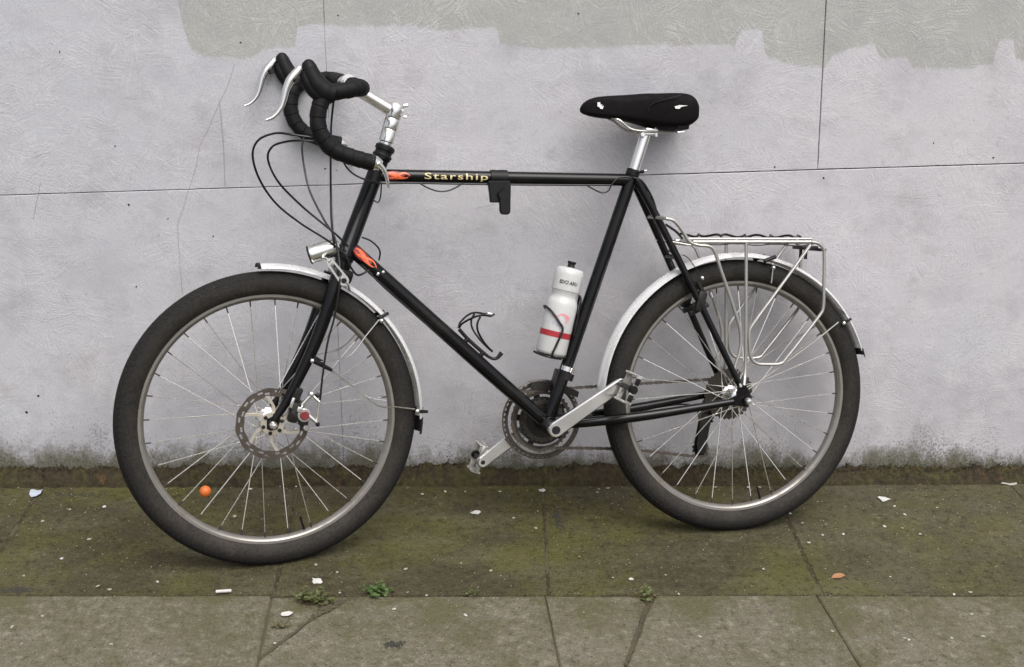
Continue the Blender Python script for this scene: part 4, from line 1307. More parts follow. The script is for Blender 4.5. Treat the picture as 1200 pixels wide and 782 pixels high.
cb.ball(ac, 0.0072, 12, 8)
cb.box(c0 + Vector((-0.026, -0.008, 0.030)), (0.007, 0.006, 0.024), Matrix.Rotation(0.35, 3, 'Y'), 0.002)
cb.box(c0 + Vector((-0.010, -0.010, 0.014)), (0.012, 0.006, 0.012), Matrix.Rotation(0.35, 3, 'Y'), 0.002)
cb.tube([ac, at], 0.0034, 8)
cb.tube([c0 + Vector((-0.006, 0, 0.02)), ac], 0.0042, 8)
cb.cyl(c0 + Vector((0.004, -0.004, -0.030)), c0 + Vector((0.004, 0.010, -0.030)), 0.0062, 12)
part(cb, 'caliper_arm', 'silver', cal)
part(MB().cyl(c0 + Vector((0, -0.0165, 0)), c0 + Vector((0, -0.009, 0)), 0.0100, 20), 'pad_adjuster', 'red', cal, label='dark red adjuster knob')
cc = MB()
cc.ball(ar + Vector((0, -0.002, -0.002)), 0.0052, 10, 6)
cc.tube([ac + Vector((0.010, 0, 0.0)), at + Vector((0, 0, 0.012))], 0.0048, 8)
part(cc, 'cable_clamp', 'black_plastic', cal)

# ---- cranks, chainrings, chain, pedals
CO = (-0.4762, -0.0880, 0.2913)
PA = (-0.3184, -0.0920, 0.3897)
def arm(mb, a, b, y, th, w0, w1, s):
    a = Vector(a); b = Vector(b)
    d = (b - a).normalized(); nn = Vector((-d.z, 0, d.x))
    pts = []
    for i in range(16):
        q = PI / 2 + PI * i / 15
        pts.append(a + d * w0 * math.cos(q) + nn * w0 * math.sin(q))
    for i in range(16):
        q = -PI / 2 + PI * i / 15
        pts.append(b + d * w1 * math.cos(q) + nn * w1 * math.sin(q))
    mb.plate(pts, (0, th, 0), bev=0.0028)
ck = MB()
arm(ck, (CO[0], -0.090, CO[2]), (PA[0], -0.090, PA[2]), 0, 0.015, 0.0180, 0.0135, 1)
ck.cyl((BB[0], -0.076, BB[2]), (BB[0], -0.034, BB[2]), 0.0150, 18)
crank = part(ck, 'crank_arm', 'silver')
part(MB().lathe([(0.0001, -0.0912), (0.0060, -0.0912), (0.0068, -0.0922), (0.0098, -0.0922), (0.0104, -0.088), (0.0001, -0.088)], (CO[0], 0, CO[2]), (0, 1, 0), 22), 'crank_bolt', 'black_steel', crank)
FA = (-0.6157, 0.0850, 0.1898)
ck = MB()
FB = (BB[0] - (PA[0] - CO[0]) * 0.2, 0.075, BB[2] - (PA[2] - CO[2]) * 0.2)
arm(ck, (BB[0], 0.074, BB[2]), (FA[0], 0.074, FA[2]), 0, 0.014, 0.0170, 0.0140, -1)
ck.cyl((BB[0], 0.034, BB[2]), (BB[0], 0.076, BB[2]), 0.0150, 18)
crank2 = part(ck, 'crank_arm', 'silver')
part(MB().cyl((FA[0], 0.0725, FA[2]), (FA[0], 0.080, FA[2]), 0.0055, 14), 'pedal_axle_end', 'black_steel', crank2)
def rings():
    cr_ = MB()
    for T_, y in ((46, 0.052), (36, 0.045), (26, 0.038)):
        ring_teeth(cr_, T_ * 0.00205, T_, T_ * 0.00205 - (0.0105 if T_ > 30 else 0.012), y, 0.0022)
    cr_.v = [(x + BB[0], y, z + BB[2]) for x, y, z in cr_.v]
    return cr_
chainset = part(rings(), 'chainring', 'sprocket')
sp_ = MB()
for i in range(5):
    a = 2 * PI * i / 5 + 0.5
    d = Vector((math.cos(a), 0, math.sin(a))); nn = Vector((-d.z, 0, d.x))
    c = Vector((BB[0], 0.054, BB[2]))
    sp_.plate([c + d * 0.012 + nn * 0.012, c + d * 0.072 + nn * 0.006, c + d * 0.072 - nn * 0.006, c + d * 0.012 - nn * 0.012], (0, 0.006, 0), 0.001)
sp_.lathe([(0.0001, 0.040), (0.058, 0.040), (0.058, 0.044), (0.0001, 0.044)], (BB[0], 0, BB[2]), (0, 1, 0), 40)
part(sp_, 'spider', 'black_steel', chainset)
# bash guard edge that shines round the big ring
part(MB().lathe([(0.0935, 0.0535), (0.0975, 0.0545), (0.0975, 0.057), (0.0935, 0.058)], (BB[0], 0, BB[2]), (0, 1, 0), 90, closed=True), 'chain_guard', 'sprocket', chainset)

# pedals
def pedal(px, y0, s, z, x, tilt):
    m = MB()
    m.cyl((x, y0, z), (x, y0 + s * 0.085, z), 0.0062, 14)
    p = part(m, 'pedal', 'black_steel')
    e1 = Vector((math.cos(tilt), 0, math.sin(tilt))); e2 = Vector((-e1.z, 0, e1.x))
    c = Vector((x, 0, z))
    for sg in (-1, 1):
        m = MB()
        cc_ = c + e1 * 0.033 * sg
        rot = Matrix((e1, (0, 1, 0), e2)).transposed()
        m.box(cc_ + Vector((0, y0 + s * 0.050, 0)), (0.0055, 0.060, 0.013), rot, 0.002)
        for k in range(7):
            yy = y0 + s * (0.020 + 0.0098 * k)
            for sz in (-1, 1):
                m.box(cc_ + e2 * 0.0088 * sz + Vector((0, yy, 0)), (0.0052, 0.0045, 0.005), rot, 0.001)
        for yy in (0.016, 0.084):
            m.box(c + e1 * 0.021 * sg + Vector((0, y0 + s * yy, 0)), (0.028, 0.006, 0.012), rot, 0.002)
        part(m, 'pedal_cage', 'pedal_metal', p)
        m = MB()
        m.box(c + e1 * 0.020 * sg + Vector((0, y0 + s * 0.088, 0)), (0.016, 0.006, 0.011), rot, 0.002)
        part(m, 'pedal_reflector', 'black_plastic', p)
    m = MB()
    m.lathe([(0.0001, -0.004), (0.0085, -0.004), (0.0105, 0.0), (0.0105, 0.012), (0.0085, 0.014)], c + Vector((0, y0 + s * 0.086, 0)), (0, -s, 0), 16)
    part(m, 'dust_cap', 'black_plastic', p)
    return p
pedal(0, -0.090, -1, PA[2], PA[0], R(64))
pedal(0, 0.090, 1, FA[2], FA[0], R(70))

# chain: links along the upper and lower run and round the sprockets (far side)
ch_pts = []
yC = 0.046
rB, rS = 0.0735, 0.0365
cB = Vector((BB[0], yC, BB[2])); cS = Vector((0, yC + 0.006, RO))
for i in range(15):
    a = R(98) + R(190) * i / 14
    ch_pts.append((cB.x + rB * math.cos(a), yC, cB.z + rB * math.sin(a)))
dj = (-0.068, yC + 0.008, RO - 0.136)               # lower jockey wheel
dj0 = (-0.052, yC + 0.008, RO - 0.062)
ch_pts += [(-0.26, yC + 0.004, RO - 0.128), (dj[0] - 0.005, dj[1], dj[2] - 0.021), (dj[0] + 0.018, dj[1], dj[2] - 0.006), (dj[0] + 0.012, dj[1], dj[2] + 0.022), (dj0[0] - 0.014, dj0[1], dj0[2] - 0.014), (dj0[0] - 0.014, dj0[1], dj0[2] + 0.014), (dj0[0] + 0.012, dj0[1], dj0[2] + 0.022)]
for i in range(12):
    a = R(-80) + R(170) * i / 11
    ch_pts.append((cS.x + rS * math.cos(a), cS.y, cS.z + rS * math.sin(a)))
path = catmull(ch_pts, 10, True)
# walk the path in half inch steps
links = []
acc = 0.0
for i in range(len(path)):
    a, b = path[i], path[(i + 1) % len(path)]
    L = (b - a).length
    while acc < L:
        links.append((a + (b - a) * (acc / L), (b - a).normalized()))
        acc += 0.0127
    acc -= L
chm = MB()
for i, (p, d) in enumerate(links):
    nn = Vector((-d.z, 0, d.x)).normalized()
    w = 0.0042 if i % 2 else 0.0034
    for s in (-1, 1):
        y_ = s * (0.0034 if i % 2 else 0.0022)
        c = p + Vector((0, y_, 0))
        q = [c - d * 0.008 + nn * w * 0.5, c - d * 0.005 + nn * w, c + nn * w * 0.6, c + d * 0.005 + nn * w, c + d * 0.008 + nn * w * 0.5,
             c + d * 0.008 - nn * w * 0.5, c + d * 0.005 - nn * w, c - nn * w * 0.6, c - d * 0.005 - nn * w, c - d * 0.008 - nn * w * 0.5]
        chm.plate([tuple(x) for x in q], (0, 0.0009, 0), 0)
part(chm, 'chain', 'chain')

# rear derailleur and front derailleur
rd = MB()
rd.box((-0.050, 0.062, RO - 0.040), (0.030, 0.020, 0.044), Matrix.Rotation(0.5, 3, 'Y'), 0.006)
rd.box((-0.030, 0.070, RO - 0.022), (0.040, 0.014, 0.020), Matrix.Rotation(0.7, 3, 'Y'), 0.005)
der = part(rd, 'rear_derailleur', 'black_steel')
for y_ in (0.046, 0.062):
    m = MB()
    m.plate([(dj0[0] - 0.013, y_, dj0[2] + 0.012), (dj0[0] + 0.013, y_, dj0[2] + 0.010), (dj[0] + 0.018, y_, dj[2] + 0.03), (dj[0] + 0.012, y_, dj[2] - 0.012), (dj[0] - 0.008, y_, dj[2] - 0.014), (dj[0] - 0.012, y_, dj[2] + 0.012)], (0, 0.002, 0), 0.0006)
    part(m, 'cage_plate', 'black_steel', der)
for c in (dj0, dj):
    m = MB()
    ring_teeth(m, 0.0215, 11, 0.004, 0, 0.003, tooth=0.004)
    m.v = [(x + c[0], y + c[1], z + c[2]) for x, y, z in m.v]
    part(m, 'jockey_wheel', 'black_plastic', der)
fd = MB()
f0 = (-0.4259, 0.0, 0.4016)
fd.lathe([(0.0150, -0.008), (0.0172, -0.008), (0.0172, 0.008), (0.0150, 0.008)], f0, sdir, 20, closed=True)
fd.box((f0[0] - 0.016, 0.026, f0[2] - 0.008), (0.018, 0.034, 0.044), Matrix.Rotation(0.3, 3, 'Y'), 0.004)
for y_ in (0.036, 0.058):
    fd.plate([(BB[0] - 0.030, y_, BB[2] + 0.094), (BB[0] + 0.040, y_, BB[2] + 0.090), (BB[0] + 0.090, y_, BB[2] + 0.066), (BB[0] + 0.086, y_, BB[2] + 0.052), (BB[0] + 0.030, y_, BB[2] + 0.072), (BB[0] - 0.030, y_, BB[2] + 0.078)], (0, 0.0018, 0), 0.0004)
fder = part(fd, 'front_derailleur', 'black_steel')
part(MB().lathe([(0.0152, -0.006), (0.0180, -0.006), (0.0180, 0.005), (0.0152, 0.005)], (-0.4237, 0.0, 0.4198), sdir, 20, closed=True), 'band_clamp', 'silver', fder)

# rear cantilever brake
bk = None
for s in (-1, 1):
    cn = MB()
    c = Vector((-0.1079, -0.0450, 0.5738)); c = Vector((c.x, s * abs(c.y), c.z))
    cn.box(c, (0.022, 0.018, 0.048), Matrix.Rotation(0.25, 3, 'Y'), 0.006)
    cn.tube([c + Vector((0.012, -s * 0.004, 0.012)), c + Vector((-0.006, -s * 0.006, 0.046))], [0.007, 0.005], 10)
    cn.box(c + Vector((0.004, -s * 0.018, -0.02)), (0.050, 0.014, 0.012), Matrix.Rotation(-0.45, 3, 'Y'), 0.004)
    bk = part(cn, 'rear_brake', 'black_steel')
m = MB()
for s in (-1, 1):
    c = Vector((-0.1059, -0.0500, 0.6287)); m.ball((c.x, s * abs(c.y), c.z), 0.0052, 10, 6)
    c = Vector((-0.0866, -0.0560, 0.5882)); m.tube([(c.x - 0.002, s * abs(c.y), c.z + 0.007), (c.x + 0.003, s * abs(c.y), c.z - 0.006)], 0.004, 8)
part(m, 'brake_bolt', 'silver', bk)

# ---- rear carrier rack
rk = MB()
RW = 0.058
rk.tube([(x, -RW, z) for x, y, z in [(-0.1329, -0.0580, 0.7149), (0.1691, -0.0580, 0.7094)]], 0.0046, 10)
rk.tube([(x, RW, z) for x, y, z in [(-0.1329, -0.0580, 0.7149), (0.1691, -0.0580, 0.7094)]], 0.0046, 10)
rack = part(rk, 'rack', 'rack')
for s in (1, -1):
    leg1 = [(x, s * y, z) for x, y, z in [(-0.2006, -0.0580, 0.7706), (-0.1796, -0.0580, 0.7644), (-0.1584, -0.0580, 0.7402), (-0.1457, -0.0580, 0.7201), (-0.1329, -0.0580, 0.7109), (-0.1159, -0.0580, 0.7066), (-0.0903, -0.0580, 0.7031), (-0.0773, -0.0580, 0.6888), (-0.0620, -0.0580, 0.6462), (-0.0466, -0.0580, 0.6054), (-0.0289, -0.0580, 0.5562), (-0.0132, -0.0580, 0.5067), (-0.0096, -0.0580, 0.4738), (-0.0148, -0.0580, 0.4432), (-0.0254, -0.0580, 0.4087), (-0.0141, -0.0580, 0.3670)]]
    leg1[-1] = (leg1[-1][0], s * -0.070, leg1[-1][2])
    part(MB().tube(leg1, 0.0042, 10, 4), 'rack_leg', 'rack', rack)
    leg2 = [(x, s * y, z) for x, y, z in [(0.0002, -0.0600, 0.7125), (0.0014, -0.0600, 0.5962), (0.0020, -0.0600, 0.4880), (0.0012, -0.0600, 0.4120), (-0.0063, -0.0600, 0.3710)]]
    leg2[-1] = (leg2[-1][0], s * -0.070, leg2[-1][2])
    part(MB().tube(leg2, 0.0042, 10, 4), 'rack_leg', 'rack', rack)
    loop = [(x, s * y, z) for x, y, z in [(0.1671, -0.0620, 0.7095), (0.1850, -0.0620, 0.7051), (0.1986, -0.0620, 0.6916), (0.2011, -0.0620, 0.6731), (0.2013, -0.0620, 0.6011), (0.2010, -0.0620, 0.5536), (0.1924, -0.0620, 0.5332), (0.1485, -0.0620, 0.4809), (0.1068, -0.0620, 0.4327), (0.0915, -0.0620, 0.4188), (0.0583, -0.0620, 0.4181), (0.0296, -0.0620, 0.4214), (0.0141, -0.0620, 0.4364), (0.0105, -0.0620, 0.4674), (0.0102, -0.0620, 0.4981), (0.0220, -0.0620, 0.5202), (0.0674, -0.0620, 0.5781), (0.1215, -0.0620, 0.6462), (0.1650, -0.0620, 0.7024)]]
    part(MB().tube(loop, 0.0040, 10, 4), 'pannier_rail', 'rack', rack)
cx = MB()
for (x, y, z) in [(-0.1202, -0.0580, 0.7147), (0.0000, -0.0580, 0.7125), (0.1625, -0.0580, 0.7075)]:
    cx.tube([(x, -RW, z), (x, RW, z)], 0.0040, 10)
cx.tube([(x, 0, z) for x, y, z in [(-0.1233, 0.0, 0.7203), (0.1983, 0.0, 0.7146)]], 0.0036, 10)
part(cx, 'cross_bar', 'rack', rack)
fl_ = MB()
hp = (-0.2006, -0.0580, 0.7706)
fl_.tube([hp, (hp[0] - 0.012, -0.03, hp[2] + 0.002), (hp[0] - 0.014, 0, hp[2] + 0.003), (hp[0] - 0.012, 0.03, hp[2] + 0.002), (hp[0], 0.058, hp[2])], 0.0042, 10, 4)
part(fl_, 'rack_hoop', 'rack', rack)
for s in (1, -1):
    a, b = (-0.1924, -0.0300, 0.7182), (-0.1298, -0.0500, 0.7056)
    part(MB().tube([(a[0], s * a[1], a[2]), mid((a[0], s * a[1], a[2]), (b[0], s * b[1], b[2])), (b[0], s * b[1], b[2])], 0.0046, 8, flat=0.5), 'rack_strut', 'silver', rack)
# tail bracket below the rack's end
tb = MB()
t0 = Vector((0.1941, 0.0, 0.6917))
tb.box(t0 + Vector((-0.012, 0, 0.002)), (0.045, 0.05, 0.008), None, 0.002)
for yy in (-0.014, 0.014):
    tb.tube([t0 + Vector((-0.016, yy, 0)), t0 + Vector((-0.018, yy, -0.026))], 0.0040, 8)
tb.tube([(RW * 0 + t0.x + 0.012, -0.056, t0.z - 0.003), (t0.x + 0.012, 0.056, t0.z - 0.003)], 0.004, 8)
part(tb, 'tail_bracket', 'black_steel', rack)

# ---- bottle cages
def wire(mb, pts, r_=0.0027): return mb.tube(pts, r_, 8, 5)
cg = MB()
for s in (1, -1):
    for pts in ([(-0.6825, -0.0030, 0.5263), (-0.6780, -0.0120, 0.5349), (-0.6678, -0.0220, 0.5434), (-0.6557, -0.0320, 0.5508), (-0.6425, -0.0360, 0.5556), (-0.6278, -0.0320, 0.5557), (-0.6109, -0.0180, 0.5520), (-0.5991, 0.0, 0.5540)],
                [(-0.6385, -0.0360, 0.5535), (-0.6459, -0.0370, 0.5382), (-0.6446, -0.0340, 0.5202), (-0.6330, -0.0240, 0.4991), (-0.6188, -0.0120, 0.4814), (-0.6050, -0.0030, 0.4678)]):
        cg.tube([(x, s * y, z) for x, y, z in pts], 0.0025, 8, 5)
pts = [(-0.6820, 0.0, 0.5221), (-0.6604, 0.0, 0.4975), (-0.6306, 0.0, 0.4695), (-0.6086, 0.0, 0.4526), (-0.5944, 0.0, 0.4511), (-0.5820, 0.0, 0.4636)]
cg.tube(pts, [0.0045, 0.0045, 0.0045, 0.0035, 0.004, 0.0055], 10, 4)
for a_, b_ in (((-0.6624, 0.0, 0.4995), (-0.6726, 0.0, 0.4860)), ((-0.6266, 0.0, 0.4663), (-0.6369, 0.0, 0.4528))):
    cg.cyl(a_, b_, 0.0055, 12)
cage1 = part(cg, 'bottle_cage', 'black_steel')
part(MB().box((-0.6128, -0.0080, 0.5571), (0.013, 0.030, 0.0065), Matrix.Rotation(0.15, 3, 'Y'), 0.002), 'cage_clip', 'silver', cage1)

BT0, BT1 = Vector((-0.4650, 0.0, 0.4550)), Vector((-0.4115, 0.0, 0.6676))
bax = (BT1 - BT0).normalized()
side = Vector((-bax.z, 0, bax.x))                   # points away from the seat tube (left)
if side.x > 0: side = -side
cg = MB()
rb = 0.0395
for s in (1, -1):
    pr_ = lambda u, lat, y: tuple(BT0 + bax * u + side * lat + Vector((0, s * -y, 0)))
    wire(cg, [pr_(0.002, -0.038, 0.004), pr_(0.000, -0.022, 0.030), pr_(0.000, 0.006, 0.0405), pr_(0.030, 0.002, 0.0415), pr_(0.064, -0.004, 0.0410), pr_(0.080, 0.008, 0.0405), pr_(0.100, 0.028, 0.0280), pr_(0.108, 0.0395, 0.008), pr_(0.108, 0.0405, 0.0)])
    wire(cg, [pr_(-0.003, -0.020, 0.030), pr_(-0.004, 0.010, 0.036), pr_(-0.003, 0.032, 0.018), pr_(-0.001, 0.040, 0.0)])
    wire(cg, [pr_(0.010, -0.0435, 0.008), pr_(0.06, -0.0435, 0.008), pr_(0.135, -0.040, 0.010), pr_(0.150, -0.036, 0.0)])
cg.tube([tuple(BT0 + bax * u + side * -0.046) for u in (0.0, 0.06, 0.12)], 0.0045, 8)
cage2 = part(cg, 'bottle_cage', 'black_steel')

# ---- holster strapped under the top tube
u_s = tt_u((-0.5839, -0.0145, 0.8687))
td = (Vector(TT1) - Vector(TT0)).normalized()
hc = Vector(TT0) + td * u_s
ho = MB()
ho.lathe([(0.0150, -0.021), (0.0175, -0.020), (0.0180, -0.012), (0.0172, -0.004), (0.0182, 0.006), (0.0178, 0.019), (0.0150, 0.020)], hc, td, 22)
holder = part(ho, 'frame_holder', 'black_plastic')
m = MB()
m.plate(flip(flip([(-0.6133, -0.0220, 0.8610), (-0.5597, -0.0220, 0.8606), (-0.5639, -0.0220, 0.8394), (-0.5781, -0.0220, 0.8279), (-0.5823, -0.0220, 0.8115), (-0.6081, -0.0220, 0.8118), (-0.6098, -0.0220, 0.8321)])), (0, 0.014, 0), 0.002)
part(m, 'holder_clip', 'black_plastic', holder)
m = MB()
m.plate([(-0.5936, -0.0300, 0.8318), (-0.5665, -0.0300, 0.8547), (-0.5616, -0.0300, 0.8547), (-0.5634, -0.0300, 0.7880), (-0.5704, -0.0300, 0.7833), (-0.5843, -0.0300, 0.7845), (-0.5882, -0.0300, 0.7913), (-0.5888, -0.0300, 0.8202)], (0, 0.012, 0), 0.0025)
part(m, 'holder_tongue', 'black_plastic', holder)

# ---- cables
def cable(pts, r_=0.0024, name='brake_cable', k=8, fr_=False):
    m = MB().tube(pts, r_, 8, k)
    return part(m, name, 'cable', front=fr_)
cable([(0.0928, -0.1780, 0.6192), (0.0454, -0.1700, 0.6261), (0.0119, -0.1500, 0.6298), (-0.0219, -0.1400, 0.6161), (-0.0326, -0.1200, 0.5850), (-0.0154, -0.0800, 0.5355), (0.0210, -0.0500, 0.4840), (0.0741, -0.0300, 0.4402), (0.1349, -0.0300, 0.3997), (0.1712, -0.0350, 0.3689), (0.1840, -0.0350, 0.3401), (0.1976, -0.0320, 0.3223), (0.2126, -0.0250, 0.3232), (0.2318, -0.0180, 0.3335)], name='gear_cable', fr_=True)
cable([(0.0962, -0.1780, 0.6123), (0.0625, -0.1700, 0.6149), (0.0323, -0.1500, 0.6126), (0.0081, -0.1200, 0.6026), (0.0011, -0.1000, 0.5764), (0.0278, -0.0500, 0.5295), (0.0785, -0.0200, 0.4788), (0.1227, -0.0300, 0.4393), (0.1514, -0.0450, 0.4133), (0.1783, -0.0400, 0.3861)], name='gear_cable', fr_=True)
cable([(0.1168, 0.1500, 0.6285), (0.1091, 0.1300, 0.6048), (0.1057, 0.0900, 0.5658), (0.1112, 0.0500, 0.5068), (0.1336, 0.0, 0.4435), (0.1484, -0.0300, 0.4107), (0.1559, -0.0450, 0.3644), (0.1534, -0.0620, 0.3093), (0.1399, -0.0640, 0.2346), (0.1231, -0.0660, 0.1788), (0.1092, -0.0700, 0.1040), (0.1023, -0.0700, 0.0509)], name='brake_cable', fr_=True)
cable([(0.1278, -0.1800, 0.6954), (0.1297, -0.1400, 0.6572), (0.1377, -0.0800, 0.6144), (0.1552, 0.0300, 0.5182), (0.1492, 0.0, 0.4565), (0.1465, -0.0300, 0.4107), (0.1487, -0.0350, 0.3827)], name='brake_cable', fr_=True)
cable([(-0.9563, -0.1800, 0.9074), (-0.9419, -0.1500, 0.8872), (-0.9224, -0.1100, 0.8739), (-0.8947, -0.0500, 0.8652), (-0.8675, -0.0240, 0.8599), (-0.8460, -0.0180, 0.8571), (-0.7915, -0.0120, 0.8577), (-0.6939, -0.0100, 0.8551), (-0.5551, -0.0100, 0.8521), (-0.3925, -0.0100, 0.8499), (-0.3186, -0.0120, 0.8492)], 0.0021, name='brake_cable')
cable([(-0.7702, -0.0120, 0.8576), (-0.7491, -0.0120, 0.8460), (-0.7278, -0.0120, 0.8391), (-0.7083, -0.0120, 0.8389), (-0.6885, -0.0120, 0.8454), (-0.6687, -0.0120, 0.8568)], 0.0018, 'brake_cable', 6)
cable([(-0.3772, -0.0140, 0.8487), (-0.3566, -0.0140, 0.8377), (-0.3401, -0.0140, 0.8316), (-0.3255, -0.0140, 0.8364), (-0.3151, -0.0140, 0.8531), (-0.2984, -0.0140, 0.8668), (-0.2733, -0.0140, 0.8667), (-0.2523, -0.0140, 0.8566)], 0.0018, 'brake_cable', 6)
cable([(-0.2669, -0.0200, 0.8665), (-0.2460, -0.0200, 0.8584), (-0.2249, -0.0200, 0.8285), (-0.2122, -0.0200, 0.7984), (-0.2058, -0.0200, 0.7644), (-0.1952, -0.0200, 0.7401), (-0.1781, -0.0200, 0.7218), (-0.1567, -0.0200, 0.7133), (-0.1181, -0.0200, 0.7085)], 0.0026, 'brake_cable', 6)
cable([(-0.9026, -0.0220, 0.7385), (-0.8836, -0.0200, 0.7305), (-0.8665, -0.0180, 0.7149), (-0.8619, -0.0160, 0.7013), (-0.8648, -0.0130, 0.6859)], 0.0020, 'gear_cable', 6)
cable([(-0.8553, -0.0160, 0.8572), (-0.8579, -0.0160, 0.8288), (-0.8639, -0.0160, 0.8156), (-0.8752, -0.0160, 0.8214)], 0.0016, 'brake_cable', 5)
cable([(-0.8808, -0.0120, 0.6517), (-0.8508, -0.0120, 0.6201), (-0.7591, -0.0120, 0.5357), (-0.6417, -0.0120, 0.4246), (-0.5215, -0.0140, 0.3148), (-0.4806, -0.0140, 0.2781)], 0.0014, 'gear_cable', 2)
cable([(-0.2045, 0.0500, 0.3048), (-0.1120, 0.0600, 0.3093), (-0.0584, 0.0700, 0.2943), (-0.0364, 0.0680, 0.2762)], 0.0022, 'gear_cable', 6)
# straddle wires of the rear brake
cable([(-0.1707, 0.0, 0.6947), (-0.1578, 0.0, 0.6843), (-0.1426, 0.0, 0.6738)], 0.0030, 'brake_cable', 2)
cable([(-0.1059, -0.0500, 0.6287), (-0.1234, -0.0120, 0.6718), (-0.1362, 0.0, 0.6818), (-0.1141, 0.0120, 0.6707), (-0.0659, 0.0500, 0.6221)], 0.0010, 'straddle_wire', 3)

# ------------------------------------------------------------------ bottle in the seat tube cage
bot = empty('water_bottle')
bw = BIKE @ BT0
zx = (BIKE.to_3x3() @ bax).normalized()
yx = (BIKE.to_3x3() @ Vector((0, 1, 0))).normalized()
xx = yx.cross(zx).normalized()
bot.matrix_world = Matrix(((xx.x, yx.x, zx.x, bw.x), (xx.y, yx.y, zx.y, bw.y), (xx.z, yx.z, zx.z, bw.z), (0, 0, 0, 1)))
tag(bot, 'white plastic water bottle with a red band held in the seat tube cage', 'bottle')
H = (BT1 - BT0).length
BR = 0.0365
prof = [(0.0001, 0.003), (0.024, 0.001), (0.032, 0.001), (0.0352, 0.004), (BR, 0.009), (BR, H * 0.54), (BR - 0.001, H * 0.57), (0.0335, H * 0.60), (0.0305, H * 0.625), (0.0300, H * 0.65), (0.0312, H * 0.675), (0.0330, H * 0.70)]
m = MB().lathe(prof, n=48, axis=(0, 0, 1)); body = m.build('body', 'bottle', bot)
m = MB().lathe([(0.0325, H * 0.70), (0.0336, H * 0.705), (0.0340, H * 0.80), (0.0340, H * 0.88), (0.0328, H * 0.92), (0.0285, H * 0.945), (0.012, H * 0.955), (0.0095, H * 0.957), (0.0001, H * 0.957)], n=48, axis=(0, 0, 1)); cap = m.build('cap', 'bottle', bot)
m = MB().lathe([(0.0090, H * 0.955), (0.0088, H * 0.975), (0.0075, H * 0.985), (0.0098, H * 1.0), (0.0105, H * 1.015), (0.0098, H * 1.022), (0.0001, H * 1.02)], n=20, axis=(0, 0, 1)); m.build('nozzle', 'black_plastic', bot)
def wrap_b(r_, x, z, lift=0.0006):
    q = x / r_ - (0.20 if r_ > 0.035 else 0.0)
    return (math.sin(q) * (r_ + lift), -math.cos(q) * (r_ + lift), z)
m = MB().lathe([(BR + 0.0004, H * 0.200), (BR + 0.0004, H * 0.262)], n=48, axis=(0, 0, 1)); m.build('red_band', 'bottle_red', body)
V, Fc = text_mesh('EDCI ARU', 0.0125, 0.0004)
wd = max(v.x for v in V)
MB().add([wrap_b(0.0340, (v.x / wd - 0.5) * 0.044 - 0.006, H * 0.775 + v.y * 0.9) for v in V], Fc).build('lettering', 'print_black', cap)
m = MB()
def brush(pts, w, z0=0.0):
    P = catmull([(x, 0, z) for x, z in pts], 8)
    prev = None
    for i, p in enumerate(P):
        t = (P[min(i + 1, len(P) - 1)] - P[max(i - 1, 0)]).normalized()
        nn = Vector((-t.z, 0, t.x)); ww = w * (0.35 + 0.65 * math.sin(PI * i / (len(P) - 1)))
        cur = (wrap_b(BR, p.x + nn.x * ww, p.z + nn.z * ww), wrap_b(BR, p.x - nn.x * ww, p.z - nn.z * ww))
        if prev: m.add([prev[0], cur[0], cur[1], prev[1]], [(0, 1, 2, 3)])
        prev = cur
brush([(-0.018, H * 0.400), (-0.006, H * 0.425), (0.002, H * 0.452), (0.012, H * 0.450), (0.020, H * 0.425), (0.024, H * 0.400)], 0.0018)
brush([(0.004, H * 0.448), (0.012, H * 0.430), (0.018, H * 0.405), (0.016, H * 0.380), (0.020, H * 0.365)], 0.0022)
brush([(0.006, H * 0.440), (0.016, H * 0.440), (0.024, H * 0.425)], 0.0020)
m.build('swirl_print', 'print_pink', body)
m = MB()
for r_, (x0, z0, L) in enumerate(((-0.016, 0.355, 0.020), (-0.016, 0.335, 0.026), (-0.006, 0.318, 0.028))):
    for i in range(int(L / 0.0034)):
        x = x0 + i * 0.0034
        hh = 0.0028 + 0.0012 * ((i * 7 + r_) % 3)
        m.add([wrap_b(BR, x, H * z0), wrap_b(BR, x + 0.002, H * z0), wrap_b(BR, x + 0.0024, H * z0 + hh), wrap_b(BR, x + 0.0006, H * z0 + hh)], [(0, 1, 2, 3)])
m.build('small_print', 'print_violet', body)

# ------------------------------------------------------------------ elastic cord wound along the rack
bc = MB()
pts = []
rail0, rail1 = Vector((-0.1233, 0.0, 0.7203)), Vector((0.2006, 0.0, 0.7104))
for i in range(41):
    t = i / 40
    p = rail0.lerp(rail1, t)
    a = t * 2 * PI * 5.0
    pts.append(BIKE @ (p + Vector((0, 0.040 + 0.022 * math.cos(a + 1.3 * math.sin(3 * t)), 0.008 + 0.003 * math.sin(a * 1.7 + 0.5)))))
bc.tube(pts, 0.0030, 8, 3)
pts = [BIKE @ Vector(p) for p in [(-0.1287, 0.0200, 0.7199), (-0.1439, 0.0200, 0.7365), (-0.1591, 0.0200, 0.7470), (-0.1721, 0.0200, 0.7553)]]
bc.tube(pts, 0.0030, 8, 4)
for s in (0.056, -0.056):
    pts = []
    for i in range(31):
        t = i / 30
        p = rail0.lerp(rail1, t)
        pts.append(BIKE @ (p + Vector((0, -s, -0.006 - 0.006 * abs(math.sin(t * PI * 3.2))))))
    bc.tube(pts, 0.0014, 6, 2)
cord = bc.build('elastic_cord', 'cable')
tag(cord, 'dark elastic luggage cord wound along the top of the bicycle rack', 'cord')

